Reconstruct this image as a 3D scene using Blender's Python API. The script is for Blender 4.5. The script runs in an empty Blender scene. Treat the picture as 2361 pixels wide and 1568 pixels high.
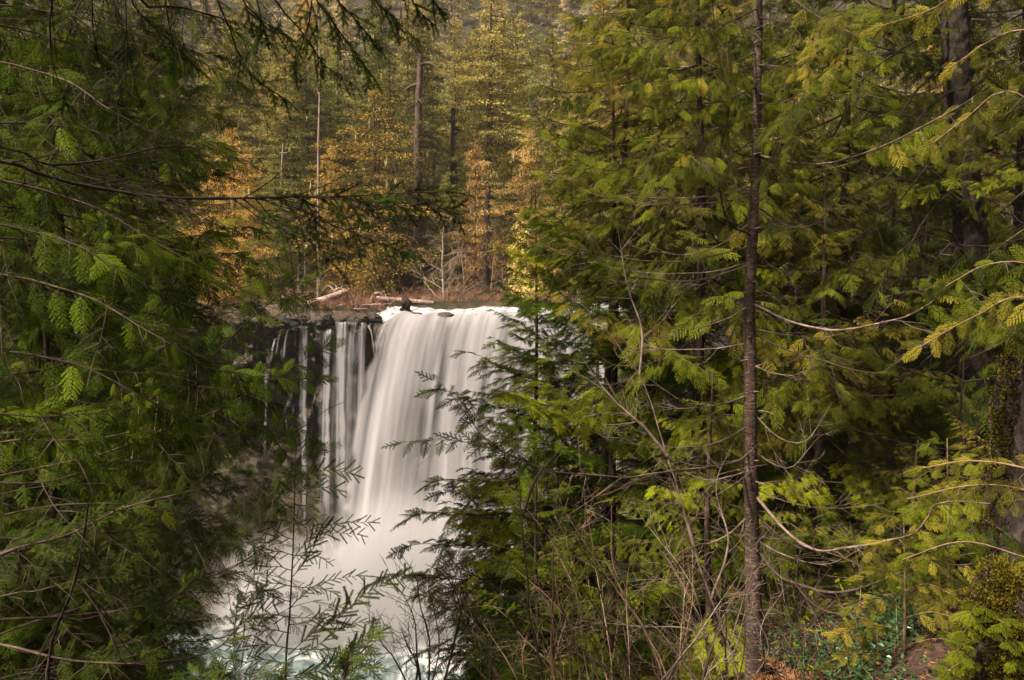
import bpy, math, random
import numpy as np
from mathutils import Vector, Matrix

random.seed(7)
R = np.random.default_rng(11)
scene = bpy.context.scene
COL = scene.collection

# ------------------------------------------------------------------ camera
PITCH = math.radians(4.2)
F = 1835.0                      # focal length in pixels of a 2360 wide picture
cam_d = bpy.data.cameras.new('camera')
cam = bpy.data.objects.new('camera', cam_d)
COL.objects.link(cam)
cam.location = (0, 0, 0)
cam.rotation_euler = (math.radians(90) - PITCH, 0, 0)
cam_d.sensor_width = 36.0
cam_d.lens = 36.0 * F / 2360.0
cam_d.clip_start = 0.05
cam_d.clip_end = 3000
scene.camera = cam

# ------------------------------------------------------------------ sky, sun, exposure
SUN_EL, SUN_AZ = math.radians(50), math.radians(242)      # azimuth clockwise from +Y
world = bpy.data.worlds.new('World')
scene.world = world
world.use_nodes = True
wn = world.node_tree
wn.nodes.clear()
sky = wn.nodes.new('ShaderNodeTexSky')
sky.sky_type = 'NISHITA'
sky.sun_disc = False
sky.sun_elevation = SUN_EL
sky.sun_rotation = SUN_AZ
sky.air_density = 1.0
sky.dust_density = 4.0
hsv = wn.nodes.new('ShaderNodeHueSaturation')
hsv.inputs['Saturation'].default_value = 0.12
tint = wn.nodes.new('ShaderNodeMix'); tint.data_type = 'RGBA'; tint.blend_type = 'MULTIPLY'
tint.inputs[0].default_value = 1.0
tint.inputs[7].default_value = (1.0, 0.89, 0.89, 1)
bg = wn.nodes.new('ShaderNodeBackground')
bg.inputs['Strength'].default_value = 0.052
wo = wn.nodes.new('ShaderNodeOutputWorld')
wn.links.new(sky.outputs[0], hsv.inputs['Color'])
wn.links.new(hsv.outputs[0], tint.inputs[6])
wn.links.new(tint.outputs[2], bg.inputs['Color'])
wn.links.new(bg.outputs[0], wo.inputs['Surface'])

sd = bpy.data.lights.new('sun', 'SUN')
sd.energy = 5.0
sd.angle = math.radians(4)
sd.color = (1.0, 0.86, 0.69)
sun = bpy.data.objects.new('sun', sd)
COL.objects.link(sun)
sdir = Vector((math.sin(SUN_AZ) * math.cos(SUN_EL), math.cos(SUN_AZ) * math.cos(SUN_EL), math.sin(SUN_EL)))
sun.rotation_euler = sdir.to_track_quat('Z', 'Y').to_euler()

vs = scene.view_settings
vs.view_transform = 'Standard'
vs.look = 'None'
vs.exposure = 0.95
vs.gamma = 1
vs.use_curve_mapping = False
cy = scene.cycles
cy.max_bounces = 7
cy.diffuse_bounces = 3
cy.glossy_bounces = 2
cy.transmission_bounces = 4
cy.transparent_max_bounces = 16
cy.volume_bounces = 1
cy.use_denoising = True
cy.denoising_prefilter = 'ACCURATE'
cy.denoising_input_passes = 'RGB_ALBEDO_NORMAL'
cy.sample_clamp_indirect = 4
cy.caustics_reflective = False
cy.caustics_refractive = False

# ------------------------------------------------------------------ helpers
def P(u, v, d):
    """world point seen at (u, v) of the 2360 x 1568 picture at depth d along the view axis"""
    x = (u - 1180) / F * d
    y0 = -(v - 784) / F * d
    c, s = math.cos(PITCH), math.sin(PITCH)
    return np.array([x, d * c + y0 * s, -d * s + y0 * c])

def smooth(a, b, x):
    t = np.clip((np.asarray(x, float) - a) / (b - a), 0, 1)
    return t * t * (3 - 2 * t)

class MB:
    """collects triangles of several materials; build() links them as ONE mesh object"""
    def __init__(s):
        s.v, s.f, s.m, s.n, s.uv = [], [], [], 0, []
    def add(s, v, f, m=0, uv=None):
        v = np.asarray(v, np.float32).reshape(-1, 3); f = np.asarray(f, np.int32).reshape(-1, 3)
        s.v.append(v); s.f.append(f + s.n); s.n += len(v)
        s.m.append(np.broadcast_to(np.asarray(m, np.int32), (len(f),)).copy())
        s.uv.append(np.zeros((len(v), 2), np.float32) if uv is None else np.asarray(uv, np.float32))
    def arrays(s):
        return np.concatenate(s.v), np.concatenate(s.f), np.concatenate(s.m)
    def addm(s, T, M, scale=1.0):
        v, f, m = T
        s.add(v @ (M[:3, :3].T * scale) + M[:3, 3], f, m)
    def mesh(s, name, mats, smooth_shade=False, uv=False):
        v = np.concatenate(s.v); f = np.concatenate(s.f); m = np.concatenate(s.m)
        me = bpy.data.meshes.new(name)
        me.vertices.add(len(v)); me.vertices.foreach_set('co', v.ravel())
        me.loops.add(len(f) * 3); me.loops.foreach_set('vertex_index', f.ravel())
        me.polygons.add(len(f))
        me.polygons.foreach_set('loop_start', np.arange(0, len(f) * 3, 3, dtype=np.int32))
        try: me.polygons.foreach_set('loop_total', np.full(len(f), 3, np.int32))
        except Exception: pass
        me.polygons.foreach_set('material_index', m)
        me.polygons.foreach_set('use_smooth', np.full(len(f), bool(smooth_shade)))
        if uv:
            w = np.concatenate(s.uv)
            l = me.uv_layers.new(name='flow')
            l.data.foreach_set('uv', w[f.ravel()].ravel())
        for q in (mats if isinstance(mats, (list, tuple)) else [mats]): me.materials.append(q)
        me.update(calc_edges=True)
        return me
    def build(s, name, mats, parent=None, smooth_shade=False, uv=False):
        return put(name, s.mesh(name, mats, smooth_shade, uv), parent)

def put(name, me, parent=None):
    o = bpy.data.objects.new(name, me)
    COL.objects.link(o)
    if parent is not None:
        o.parent = parent
    return o

def tag(o, label=None, cat=None, group=None, kind=None):
    if label: o['label'] = label
    if cat: o['category'] = cat
    if group: o['group'] = group
    if kind: o['kind'] = kind
    return o

def empty(name, loc, label, cat, group=None):
    o = bpy.data.objects.new(name, None)
    COL.objects.link(o)
    o.location = tuple(float(q) for q in loc)
    o.empty_display_size = 0.2
    return tag(o, label, cat, group)

_VAR = {}
def override(o, mats):
    # a recoloured twin of the mesh data, made once per set of materials and shared by all copies
    me = o.data
    key = (me.name, tuple(m.name for m in mats[:len(me.materials)]))
    if key not in _VAR:
        if tuple(m.name for m in me.materials) == key[1]: _VAR[key] = me
        else:
            c = me.copy()
            for i, m in enumerate(mats[:len(c.materials)]): c.materials[i] = m
            _VAR[key] = c
    o.data = _VAR[key]

def nrm(v):
    v = np.asarray(v, float)
    return v / (np.linalg.norm(v) + 1e-9)

def frame(o, d, n):
    """4x4: X along d, Z near n, at o"""
    x = nrm(d); y = np.cross(n, x)
    if np.linalg.norm(y) < 1e-4: y = np.cross([0.3, 1, 0.1], x)
    y = nrm(y); z = np.cross(x, y)
    M = np.eye(4); M[:3, 0] = x; M[:3, 1] = y; M[:3, 2] = z; M[:3, 3] = o
    return M

def rot_about(v, k, a):
    v = np.asarray(v, float); k = nrm(k)
    return v * math.cos(a) + np.cross(k, v) * math.sin(a) + k * np.dot(k, v) * (1 - math.cos(a))

def curve(pts, n):
    """Catmull-Rom through pts, n samples"""
    p = np.asarray(pts, float)
    if len(p) < 3:
        return p[0] + (p[-1] - p[0]) * np.linspace(0, 1, n)[:, None]
    q = np.vstack([2 * p[0] - p[1], p, 2 * p[-1] - p[-2]])
    seg = np.linalg.norm(np.diff(p, axis=0), axis=1); cum = np.concatenate([[0], np.cumsum(seg)])
    out = []
    for s in np.linspace(0, cum[-1], n):
        i = min(int(np.searchsorted(cum, s, side='right')) - 1, len(p) - 2)
        t = (s - cum[i]) / max(seg[i], 1e-9)
        a, b, c, d = q[i], q[i + 1], q[i + 2], q[i + 3]
        out.append(0.5 * (2 * b + (c - a) * t + (2 * a - 5 * b + 4 * c - d) * t * t + (3 * b - a - 3 * c + d) * t ** 3))
    return np.array(out)

def tube(pts, r, k=6, rough=0.0, rng=R):
    pts = np.asarray(pts, float); n = len(pts)
    r = np.broadcast_to(np.asarray(r, float), (n,))
    t = np.gradient(pts, axis=0); t /= np.linalg.norm(t, axis=1)[:, None] + 1e-9
    ref = np.array([0, 0, 1.0]) if abs(t[:, 2]).mean() < 0.8 else np.array([1.0, 0, 0])
    a = np.cross(t, ref); a /= np.linalg.norm(a, axis=1)[:, None] + 1e-9
    b = np.cross(t, a)
    th = np.linspace(0, 2 * math.pi, k, endpoint=False)
    rr = r[:, None] * (1 + (rng.normal(0, rough, (n, k)) if rough else 0))
    v = pts[:, None, :] + rr[..., None] * (a[:, None, :] * np.cos(th)[None, :, None] + b[:, None, :] * np.sin(th)[None, :, None])
    i = np.arange(n - 1)[:, None] * k; j = np.arange(k)[None, :]; j2 = (j + 1) % k
    q = np.stack([i + j, i + j2, i + k + j2, i + k + j], -1).reshape(-1, 4)
    f = np.concatenate([q[:, [0, 1, 2]], q[:, [0, 2, 3]]])
    return v.reshape(-1, 3), f

def vnoise(x, y, z, seed=0):
    """smooth value noise in [-1, 1] on arrays"""
    x, y, z = np.broadcast_arrays(np.asarray(x, float), np.asarray(y, float), np.asarray(z, float))
    xi, yi, zi = np.floor(x).astype(np.int64), np.floor(y).astype(np.int64), np.floor(z).astype(np.int64)
    fx, fy, fz = x - xi, y - yi, z - zi
    fx, fy, fz = fx * fx * (3 - 2 * fx), fy * fy * (3 - 2 * fy), fz * fz * (3 - 2 * fz)
    def h(a, b, c):
        n = (a * 73856093) ^ (b * 19349663) ^ (c * 83492791) ^ (seed * 2654435761)
        n = (n ^ (n >> 13)) * 1274126177 & 0x7fffffff
        n = (n ^ (n >> 16)) & 0xffff
        return n / 32767.5 - 1
    o = 0
    for dx in (0, 1):
        for dy in (0, 1):
            for dz in (0, 1):
                w = (fx if dx else 1 - fx) * (fy if dy else 1 - fy) * (fz if dz else 1 - fz)
                o = o + w * h(xi + dx, yi + dy, zi + dz)
    return o

def fbm(x, y, z, octv=4, seed=0):
    o = 0; a = 1.0; s = 1.0
    for k in range(octv):
        o = o + a * vnoise(np.asarray(x) * s, np.asarray(y) * s, np.asarray(z) * s, seed + k); a *= 0.5; s *= 2.03
    return o

def grid(nx, ny):
    i = np.arange(nx - 1)[None, :]; j = np.arange(ny - 1)[:, None] * nx
    q = np.stack([j + i, j + i + 1, j + nx + i + 1, j + nx + i], -1).reshape(-1, 4)
    return np.concatenate([q[:, [0, 1, 2]], q[:, [0, 2, 3]]])

# ------------------------------------------------------------------ materials
def newmat(name):
    m = bpy.data.materials.new(name); m.use_nodes = True
    nt = m.node_tree; nt.nodes.clear()
    out = nt.nodes.new('ShaderNodeOutputMaterial')
    return m, nt, out

def ramp(nt, fac, stops, interp='LINEAR'):
    r = nt.nodes.new('ShaderNodeValToRGB'); r.color_ramp.interpolation = interp
    e = r.color_ramp.elements
    while len(e) > 1: e.remove(e[-1])
    e[0].position = stops[0][0]; e[0].color = (*stops[0][1], 1)
    for p, c in stops[1:]:
        q = e.new(p); q.color = (*c, 1)
    nt.links.new(fac, r.inputs[0])
    return r.outputs[0]

def noise(nt, vec, scale, detail=3, rough=0.55, dim='3D'):
    n = nt.nodes.new('ShaderNodeTexNoise'); n.noise_dimensions = dim
    n.inputs['Scale'].default_value = scale; n.inputs['Detail'].default_value = detail
    n.inputs['Roughness'].default_value = rough
    if vec is not None: nt.links.new(vec, n.inputs['Vector'])
    return n.outputs[0]

def math_n(nt, op, a, b=None, clamp=False):
    m = nt.nodes.new('ShaderNodeMath'); m.operation = op; m.use_clamp = clamp
    for i, q in enumerate((a, b)):
        if q is None: continue
        if isinstance(q, (int, float)): m.inputs[i].default_value = q
        else: nt.links.new(q, m.inputs[i])
    return m.outputs[0]

def mapping(nt, vec, sc):
    m = nt.nodes.new('ShaderNodeMapping'); m.inputs['Scale'].default_value = sc
    nt.links.new(vec, m.inputs['Vector']); return m.outputs[0]

def leafmat(name, cols, scale=1.2, top=(2.6, 2.25, 3.0), trans=0.35, rough=0.6, spec=0.05):
    """foliage: hue drifts from spray to spray, part of the light comes through"""
    m, nt, out = newmat(name)
    g = nt.nodes.new('ShaderNodeNewGeometry')
    oi = nt.nodes.new('ShaderNodeObjectInfo')
    n1 = noise(nt, g.outputs['Position'], scale, 4, 0.65)
    r = math_n(nt, 'MULTIPLY', oi.outputs['Random'], 0.34)
    s = math_n(nt, 'ADD', n1, r)
    rp = math_n(nt, 'MULTIPLY', g.outputs['Random Per Island'], 0.30)
    s = math_n(nt, 'ADD', s, rp)
    s = math_n(nt, 'SUBTRACT', s, 0.32)
    if cols is None:                 # palette set per object through its colour
        lv = ramp(nt, s, [(0.30, (0.22, 0.26, 0.30)), (0.45, (0.78, 0.80, 0.80)), (0.58, (1.5, 1.42, 1.4)), (0.70, top)])  # random leaf tones; dark end lowered so colour deepens the shade
        mu = nt.nodes.new('ShaderNodeMix'); mu.data_type = 'RGBA'; mu.blend_type = 'MULTIPLY'; mu.inputs[0].default_value = 1.0
        nt.links.new(oi.outputs['Color'], mu.inputs[6]); nt.links.new(lv, mu.inputs[7]); c = mu.outputs[2]
    else:
        k = len(cols)
        c = ramp(nt, s, [(0.30 + 0.40 * i / (k - 1), c) for i, c in enumerate(cols)])
    b = nt.nodes.new('ShaderNodeBsdfPrincipled')
    b.inputs['Roughness'].default_value = rough
    b.inputs['Specular IOR Level'].default_value = spec
    nt.links.new(c, b.inputs['Base Color'])
    t = nt.nodes.new('ShaderNodeBsdfTranslucent')
    br = nt.nodes.new('ShaderNodeHueSaturation'); br.inputs['Value'].default_value = 1.25
    nt.links.new(c, br.inputs['Color']); nt.links.new(br.outputs[0], t.inputs['Color'])
    mx = nt.nodes.new('ShaderNodeMixShader'); mx.inputs[0].default_value = trans
    nt.links.new(b.outputs[0], mx.inputs[1]); nt.links.new(t.outputs[0], mx.inputs[2])
    nt.links.new(mx.outputs[0], out.inputs['Surface'])
    return m

def barkmat(name, cols, scale=(14, 14, 3), rough=0.9, bump=0.5, nscale=1.0):
    m, nt, out = newmat(name)
    g = nt.nodes.new('ShaderNodeNewGeometry')
    v = mapping(nt, g.outputs['Position'], scale)
    n1 = noise(nt, v, nscale, 6, 0.7)
    n2 = noise(nt, g.outputs['Position'], 2.0, 3)
    s = math_n(nt, 'ADD', math_n(nt, 'MULTIPLY', n1, 0.7), math_n(nt, 'MULTIPLY', n2, 0.3))
    k = len(cols)
    c = ramp(nt, s, [(0.32 + 0.36 * i / max(k - 1, 1), q) for i, q in enumerate(cols)])
    b = nt.nodes.new('ShaderNodeBsdfPrincipled'); b.inputs['Roughness'].default_value = rough
    b.inputs['Specular IOR Level'].default_value = 0.2
    nt.links.new(c, b.inputs['Base Color'])
    bp = nt.nodes.new('ShaderNodeBump'); bp.inputs['Strength'].default_value = bump; bp.inputs['Distance'].default_value = 0.02
    nt.links.new(n1, bp.inputs['Height']); nt.links.new(bp.outputs[0], b.inputs['Normal'])
    nt.links.new(b.outputs[0], out.inputs['Surface'])
    return m

def flatmat(name, col, rough=0.8):
    m, nt, out = newmat(name)
    g = nt.nodes.new('ShaderNodeNewGeometry')
    n1 = noise(nt, g.outputs['Position'], 6, 4)
    c = ramp(nt, n1, [(0.35, tuple(q * 0.6 for q in col)), (0.65, tuple(min(1, q * 1.3) for q in col))])
    b = nt.nodes.new('ShaderNodeBsdfPrincipled'); b.inputs['Roughness'].default_value = rough
    nt.links.new(c, b.inputs['Base Color']); nt.links.new(b.outputs[0], out.inputs['Surface'])
    return m

M = {}
M['leaf'] = leafmat('leaf', None)
M['leaf_far'] = leafmat('leaf_far', None, scale=0.35, trans=0.22, top=(1.9, 1.8, 2.3))
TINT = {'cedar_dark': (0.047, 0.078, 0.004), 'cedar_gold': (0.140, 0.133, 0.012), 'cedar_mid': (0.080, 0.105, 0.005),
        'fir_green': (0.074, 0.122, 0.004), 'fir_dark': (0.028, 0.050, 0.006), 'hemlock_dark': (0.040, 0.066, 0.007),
        'bright_green': (0.145, 0.180, 0.005),
        'far_olive': (0.29, 0.255, 0.060), 'far_green': (0.19, 0.205, 0.038), 'far_gold': (0.35, 0.235, 0.048),
        'far_orange': (0.42, 0.270, 0.085), 'far_dark': (0.16, 0.145, 0.032), 'far_yellow': (0.46, 0.40, 0.09),  # far_dark: the olive darkened to stand for forest shade
        'far_hill': (0.33, 0.28, 0.13)}  # distance haze mixed into the crown colour
def dye(o, name):
    o.color = (*TINT[name], 1)
    return o
M['bark_dark'] = barkmat('bark_dark', [(0.010, 0.007, 0.006), (0.035, 0.024, 0.018), (0.085, 0.060, 0.048)], bump=0.8)
M['bark_mid'] = barkmat('bark_mid', [(0.03, 0.018, 0.013), (0.09, 0.06, 0.045), (0.19, 0.135, 0.105)])
M['bark_pale'] = barkmat('bark_pale', [(0.10, 0.07, 0.055), (0.30, 0.22, 0.175), (0.50, 0.40, 0.33)], scale=(20, 20, 20))
M['bark_limb'] = barkmat('bark_limb', [(0.035, 0.022, 0.016), (0.14, 0.095, 0.075), (0.27, 0.20, 0.165), (0.44, 0.35, 0.29)], scale=(9, 9, 9))
M['bark_tan'] = barkmat('bark_tan', [(0.10, 0.058, 0.036), (0.26, 0.165, 0.10), (0.45, 0.32, 0.22)], scale=(20, 20, 20))
M['bark_crack'] = barkmat('bark_crack', [(0.004, 0.003, 0.003), (0.018, 0.013, 0.010), (0.042, 0.032, 0.026), (0.10, 0.082, 0.070)], scale=(9, 9, 4), bump=1.0, nscale=1.6)
M['bark_ring'] = barkmat('bark_ring', [(0.008, 0.005, 0.004), (0.040, 0.026, 0.019), (0.115, 0.078, 0.058), (0.42, 0.32, 0.25)], scale=(16, 16, 64), bump=0.9)
M['wood_grey'] = barkmat('wood_grey', [(0.12, 0.075, 0.055), (0.36, 0.25, 0.20), (0.62, 0.48, 0.41)], scale=(6, 6, 6))
M['lichen'] = flatmat('lichen', (0.36, 0.31, 0.12))
M['moss'] = leafmat('moss', [(0.008, 0.006, 0.002), (0.022, 0.018, 0.003), (0.055, 0.046, 0.005), (0.15, 0.12, 0.010)], scale=6, trans=0.1, rough=0.9)
M['brush'] = leafmat('brush', [(0.09, 0.045, 0.030), (0.22, 0.115, 0.075), (0.36, 0.21, 0.14)], scale=0.7, trans=0.05, rough=0.9)
M['dead'] = leafmat('dead', [(0.10, 0.04, 0.015), (0.28, 0.125, 0.055), (0.46, 0.24, 0.12)], scale=5, trans=0.2, rough=0.8)
M['broadleaf'] = leafmat('broadleaf', [(0.010, 0.035, 0.012), (0.028, 0.085, 0.026), (0.07, 0.15, 0.05)], scale=4, trans=0.3, rough=0.3, spec=0.5)
# ------------------------------------------------------------------ terrain
def slope_k(x):
    return 0.60 - 0.34 * smooth(0.3, 4.5, x)

def rim(x):                       # y of the cliff rim
    x = np.asarray(x, float)
    e = np.full_like(x, 54.5)
    e = np.where(x < -21, 54.5 - 0.75 * (-21 - x), e)
    e = np.maximum(e, np.where(x < 0, 38.0, -99))
    e = np.where(x > 6, 54.5 - 3.2 * (x - 6), e)
    return e

def ground_z(x, y):
    x = np.asarray(x, float); y = np.asarray(y, float)
    near = -1.7 - slope_k(x) * np.maximum(y - 1.0, 0)
    near = near - 0.75 * np.maximum(y - 14, 0) * smooth(0, 3, x)
    near = np.where(y < 1, -1.7, near)
    # flatter shelf to the right: the bank runs round to the river above the falls
    shelf = -1.7 - slope_k(x) * np.minimum(np.maximum(y - 1.0, 0), 12) + 0.10 * np.maximum(y - 20, 0)
    shelf = np.minimum(shelf, np.where(y > 30, -1.6, 99)) + 0.28 * np.maximum(x - 9, 0) * smooth(5, 20, x)
    w = smooth(7, 14, x - 0.12 * np.maximum(y - 12, 0))
    z = near * (1 - w) + shelf * w
    z = np.maximum(z, -23.2)
    e = rim(x) + 1.3
    plat = -1.75 + 0.25 * vnoise(x * 0.3, y * 0.3, 0, 5) + 0.0 * x
    # river channel above the falls
    ch = smooth(-10.0, -8.2, x) * (1 - smooth(6.5, 10, x)) * (1 - smooth(86, 96, y))
    plat = plat - 1.3 * ch
    hill = 0.60 * np.maximum(y - 100, 0)
    hill = np.where(hill > 150, 150 + (hill - 150) * 0.25, hill)
    hill = hill + smooth(100, 150, y) * 6 * fbm(x * 0.02, y * 0.02, 0, 3, 9)
    plat = plat + hill + 0.12 * np.maximum(np.abs(x + 5) - 40, 0) * smooth(55, 90, y)
    t = smooth(0, 0.9, y - e)
    z = np.where(w > 0.999, np.where(y > 54, plat * smooth(54, 70, y) + z * (1 - smooth(54, 70, y)), z), z * (1 - t) + plat * t)
    return z

def gz(x, y):
    return float(ground_z(np.array([x]), np.array([y]))[0])

xs = np.unique(np.concatenate([np.linspace(-420, -60, 40), np.linspace(-60, -24, 60), np.linspace(-24, 16, 140), np.linspace(16, 60, 50), np.linspace(60, 420, 40)]))
ys = np.unique(np.concatenate([np.linspace(-30, 0, 16), np.linspace(0, 24, 70), np.linspace(24, 50, 50), np.linspace(50, 60, 40), np.linspace(60, 110, 50), np.linspace(110, 700, 70)]))
gx, gy = np.meshgrid(xs, ys)
gzv = ground_z(gx, gy) + 0.10 * fbm(gx * 0.9, gy * 0.9, 0, 3, 3) * (smooth(2, 4, gy) + 0.2)
m, nt, out = newmat('forest_floor')
g = nt.nodes.new('ShaderNodeNewGeometry')
n1 = noise(nt, g.outputs['Position'], 0.6, 5, 0.65); n2 = noise(nt, g.outputs['Position'], 9, 6, 0.7)
s = math_n(nt, 'ADD', math_n(nt, 'MULTIPLY', n1, 0.5), math_n(nt, 'MULTIPLY', n2, 0.5))
c = ramp(nt, s, [(0.36, (0.010, 0.008, 0.005)), (0.48, (0.026, 0.024, 0.008)), (0.56, (0.060, 0.040, 0.020)), (0.68, (0.12, 0.075, 0.045))])
b = nt.nodes.new('ShaderNodeBsdfPrincipled'); b.inputs['Roughness'].default_value = 1
nt.links.new(c, b.inputs['Base Color'])
bp = nt.nodes.new('ShaderNodeBump'); bp.inputs['Strength'].default_value = 1; bp.inputs['Distance'].default_value = 0.08
nt.links.new(n2, bp.inputs['Height']); nt.links.new(bp.outputs[0], b.inputs['Normal'])
nt.links.new(b.outputs[0], out.inputs['Surface']); M['floor'] = m
mb = MB(); mb.add(np.stack([gx, gy, gzv], -1), grid(len(xs), len(ys)))
tag(mb.build('ground', M['floor'], smooth_shade=True), kind='structure')

# ------------------------------------------------------------------ cliff: a relief wall that follows the rim
m, nt, out = newmat('basalt')
g = nt.nodes.new('ShaderNodeNewGeometry')
v = mapping(nt, g.outputs['Position'], (1, 1, 0.55))
n1 = noise(nt, v, 0.9, 8, 0.7); n2 = noise(nt, g.outputs['Position'], 0.28, 4, 0.6); n3 = noise(nt, v, 5, 5, 0.7)
c = ramp(nt, n1, [(0.40, (0.007, 0.006, 0.006)), (0.52, (0.020, 0.016, 0.015)), (0.62, (0.060, 0.044, 0.040)), (0.72, (0.16, 0.115, 0.10))])
c2 = ramp(nt, n3, [(0.4, (0.035, 0.026, 0.010)), (0.6, (0.13, 0.078, 0.04))])
sep = nt.nodes.new('ShaderNodeSeparateXYZ'); nt.links.new(g.outputs['Normal'], sep.inputs[0])
f = math_n(nt, 'ADD', math_n(nt, 'MULTIPLY', sep.outputs[2], 0.9), math_n(nt, 'MULTIPLY', n2, 1.5))
f = math_n(nt, 'SUBTRACT', f, 1.02, clamp=True); f = math_n(nt, 'MULTIPLY', f, 2.6, clamp=True)
mx = nt.nodes.new('ShaderNodeMix'); mx.data_type = 'RGBA'
nt.links.new(f, mx.inputs[0]); nt.links.new(c, mx.inputs[6]); nt.links.new(c2, mx.inputs[7])
b = nt.nodes.new('ShaderNodeBsdfPrincipled'); b.inputs['Roughness'].default_value = 0.6
nt.links.new(mx.outputs[2], b.inputs['Base Color'])
bp = nt.nodes.new('ShaderNodeBump'); bp.inputs['Strength'].default_value = 1; bp.inputs['Distance'].default_value = 0.2
nt.links.new(n3, bp.inputs['Height']); nt.links.new(bp.outputs[0], b.inputs['Normal'])
nt.links.new(b.outputs[0], out.inputs['Surface']); M['basalt'] = m

cx = np.concatenate([np.linspace(-70, -24, 60), np.linspace(-23.8, 8, 240), np.linspace(8.1, 17, 40)])
cr = rim(cx)
ct = np.linspace(0, 1, 130)
sx, st = np.meshgrid(cx, ct)
ry = np.meshgrid(cr, ct)[0]
top = -1.75 + 0.25 * vnoise(sx * 0.5, 0, 1, 4) - 1.15 * smooth(-10.2, -7.6, sx) * (1 - smooth(6.5, 9, sx)) - 0.9 * smooth(-20.5, -17.5, -np.abs(sx + 18) - 18 + 18) * 0
topz = top - 0.35 * smooth(-15, -14, sx) * (1 - smooth(-9.5, -8.5, sx))
zz = topz * (1 - st) + (-24.0) * st
depth = 1.0 - 2.6 * smooth(0.0, 0.30, st) * (1 - smooth(0.75, 1.0, st) * 0.9) - 0.0
yy = ry + 1.0 - depth * 0.0
und = fbm(sx * 0.35, zz * 0.18, 0, 3, 21) * 1.1 + fbm(sx * 1.1, zz * 0.5, 3, 4, 31) * 0.55 + np.abs(vnoise(sx * 2.4, zz * 1.0, 7, 41)) * 0.45
lip_round = smooth(0.0, 0.05, st)
yy = ry + 1.6 - 1.6 * lip_round + (0.9 * smooth(0.1, 0.45, st)) + und * lip_round * 1.25 - 2.2 * smooth(0.78, 1.0, st)
mb = MB(); mb.add(np.stack([sx, yy, zz], -1), grid(len(cx), len(ct)))
tag(mb.build('cliff', M['basalt']), kind='structure')

def blob(c, r, seed, sub=(36, 18), amp=0.35, fr=1.0):
    """a lumpy rock: closed surface"""
    nu, nv = sub
    th = np.linspace(0, 2 * math.pi, nu, endpoint=False); ph = np.linspace(0.02, math.pi - 0.02, nv)
    T, Ph = np.meshgrid(th, ph)
    d = np.stack([np.cos(T) * np.sin(Ph), np.sin(T) * np.sin(Ph), np.cos(Ph)], -1)
    k = 1 + amp * fbm(d[..., 0] * 1.6 * fr, d[..., 1] * 1.6 * fr, d[..., 2] * 1.6 * fr, 4, seed)
    v = d * k[..., None] * np.asarray(r) + np.asarray(c)
    i = np.arange(nv - 1)[:, None] * nu; j = np.arange(nu)[None, :]; j2 = (j + 1) % nu
    q = np.stack([i + j, i + nu + j, i + nu + j2, i + j2], -1).reshape(-1, 4)
    return v.reshape(-1, 3), np.concatenate([q[:, [0, 1, 2]], q[:, [0, 2, 3]]])

# mossy talus under the cliff, left of the falls
m, nt, out = newmat('mossy_rock')
g = nt.nodes.new('ShaderNodeNewGeometry')
n1 = noise(nt, g.outputs['Position'], 1.1, 7, 0.7); n3 = noise(nt, g.outputs['Position'], 7, 5, 0.7)
c = ramp(nt, n1, [(0.36, (0.020, 0.016, 0.015)), (0.46, (0.045, 0.037, 0.027)), (0.56, (0.085, 0.070, 0.033)), (0.68, (0.14, 0.11, 0.065))])
b = nt.nodes.new('ShaderNodeBsdfPrincipled'); b.inputs['Roughness'].default_value = 0.95
nt.links.new(c, b.inputs['Base Color'])
bp = nt.nodes.new('ShaderNodeBump'); bp.inputs['Strength'].default_value = 0.9; bp.inputs['Distance'].default_value = 0.15
nt.links.new(n3, bp.inputs['Height']); nt.links.new(bp.outputs[0], b.inputs['Normal'])
nt.links.new(b.outputs[0], out.inputs['Surface']); M['mossy_rock'] = m
tx = np.linspace(-34, -9.5, 120); ty = np.linspace(44, 57, 70)
TX, TY = np.meshgrid(tx, ty)
TZ = -23.4 + 12.2 * smooth(48.6, 55.4, TY + 1.6 * fbm(TX * 0.25, 0, 0, 2, 8)) * (1 - 0.75 * smooth(-15.0, -10.2, TX)) + 0.8 * fbm(TX * 0.5, TY * 0.5, 0, 4, 77)
mb = MB(); mb.add(np.stack([TX, TY, TZ], -1), grid(120, 70))
tag(mb.build('talus_slope', M['mossy_rock']), kind='structure')
for i, (c, r, lb) in enumerate([((-13.2, 51.0, -17.4), (1.5, 1.2, 1.3), 'dark wet boulder splashed with foam under the narrow falls'),
                                ((-11.6, 50.4, -18.6), (1.4, 1.1, 1.1), 'low dark boulder in the spray left of the broad fall'),
                                ((-15.4, 49.8, -18.2), (1.7, 1.3, 1.2), 'mossy boulder on the talus left of the splash')]):
    mb = MB(); mb.add(*blob(c, r, 50 + i))
    tag(mb.build('boulder', M['mossy_rock'] if i == 2 else M['basalt'], smooth_shade=True), lb, 'boulder')

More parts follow.
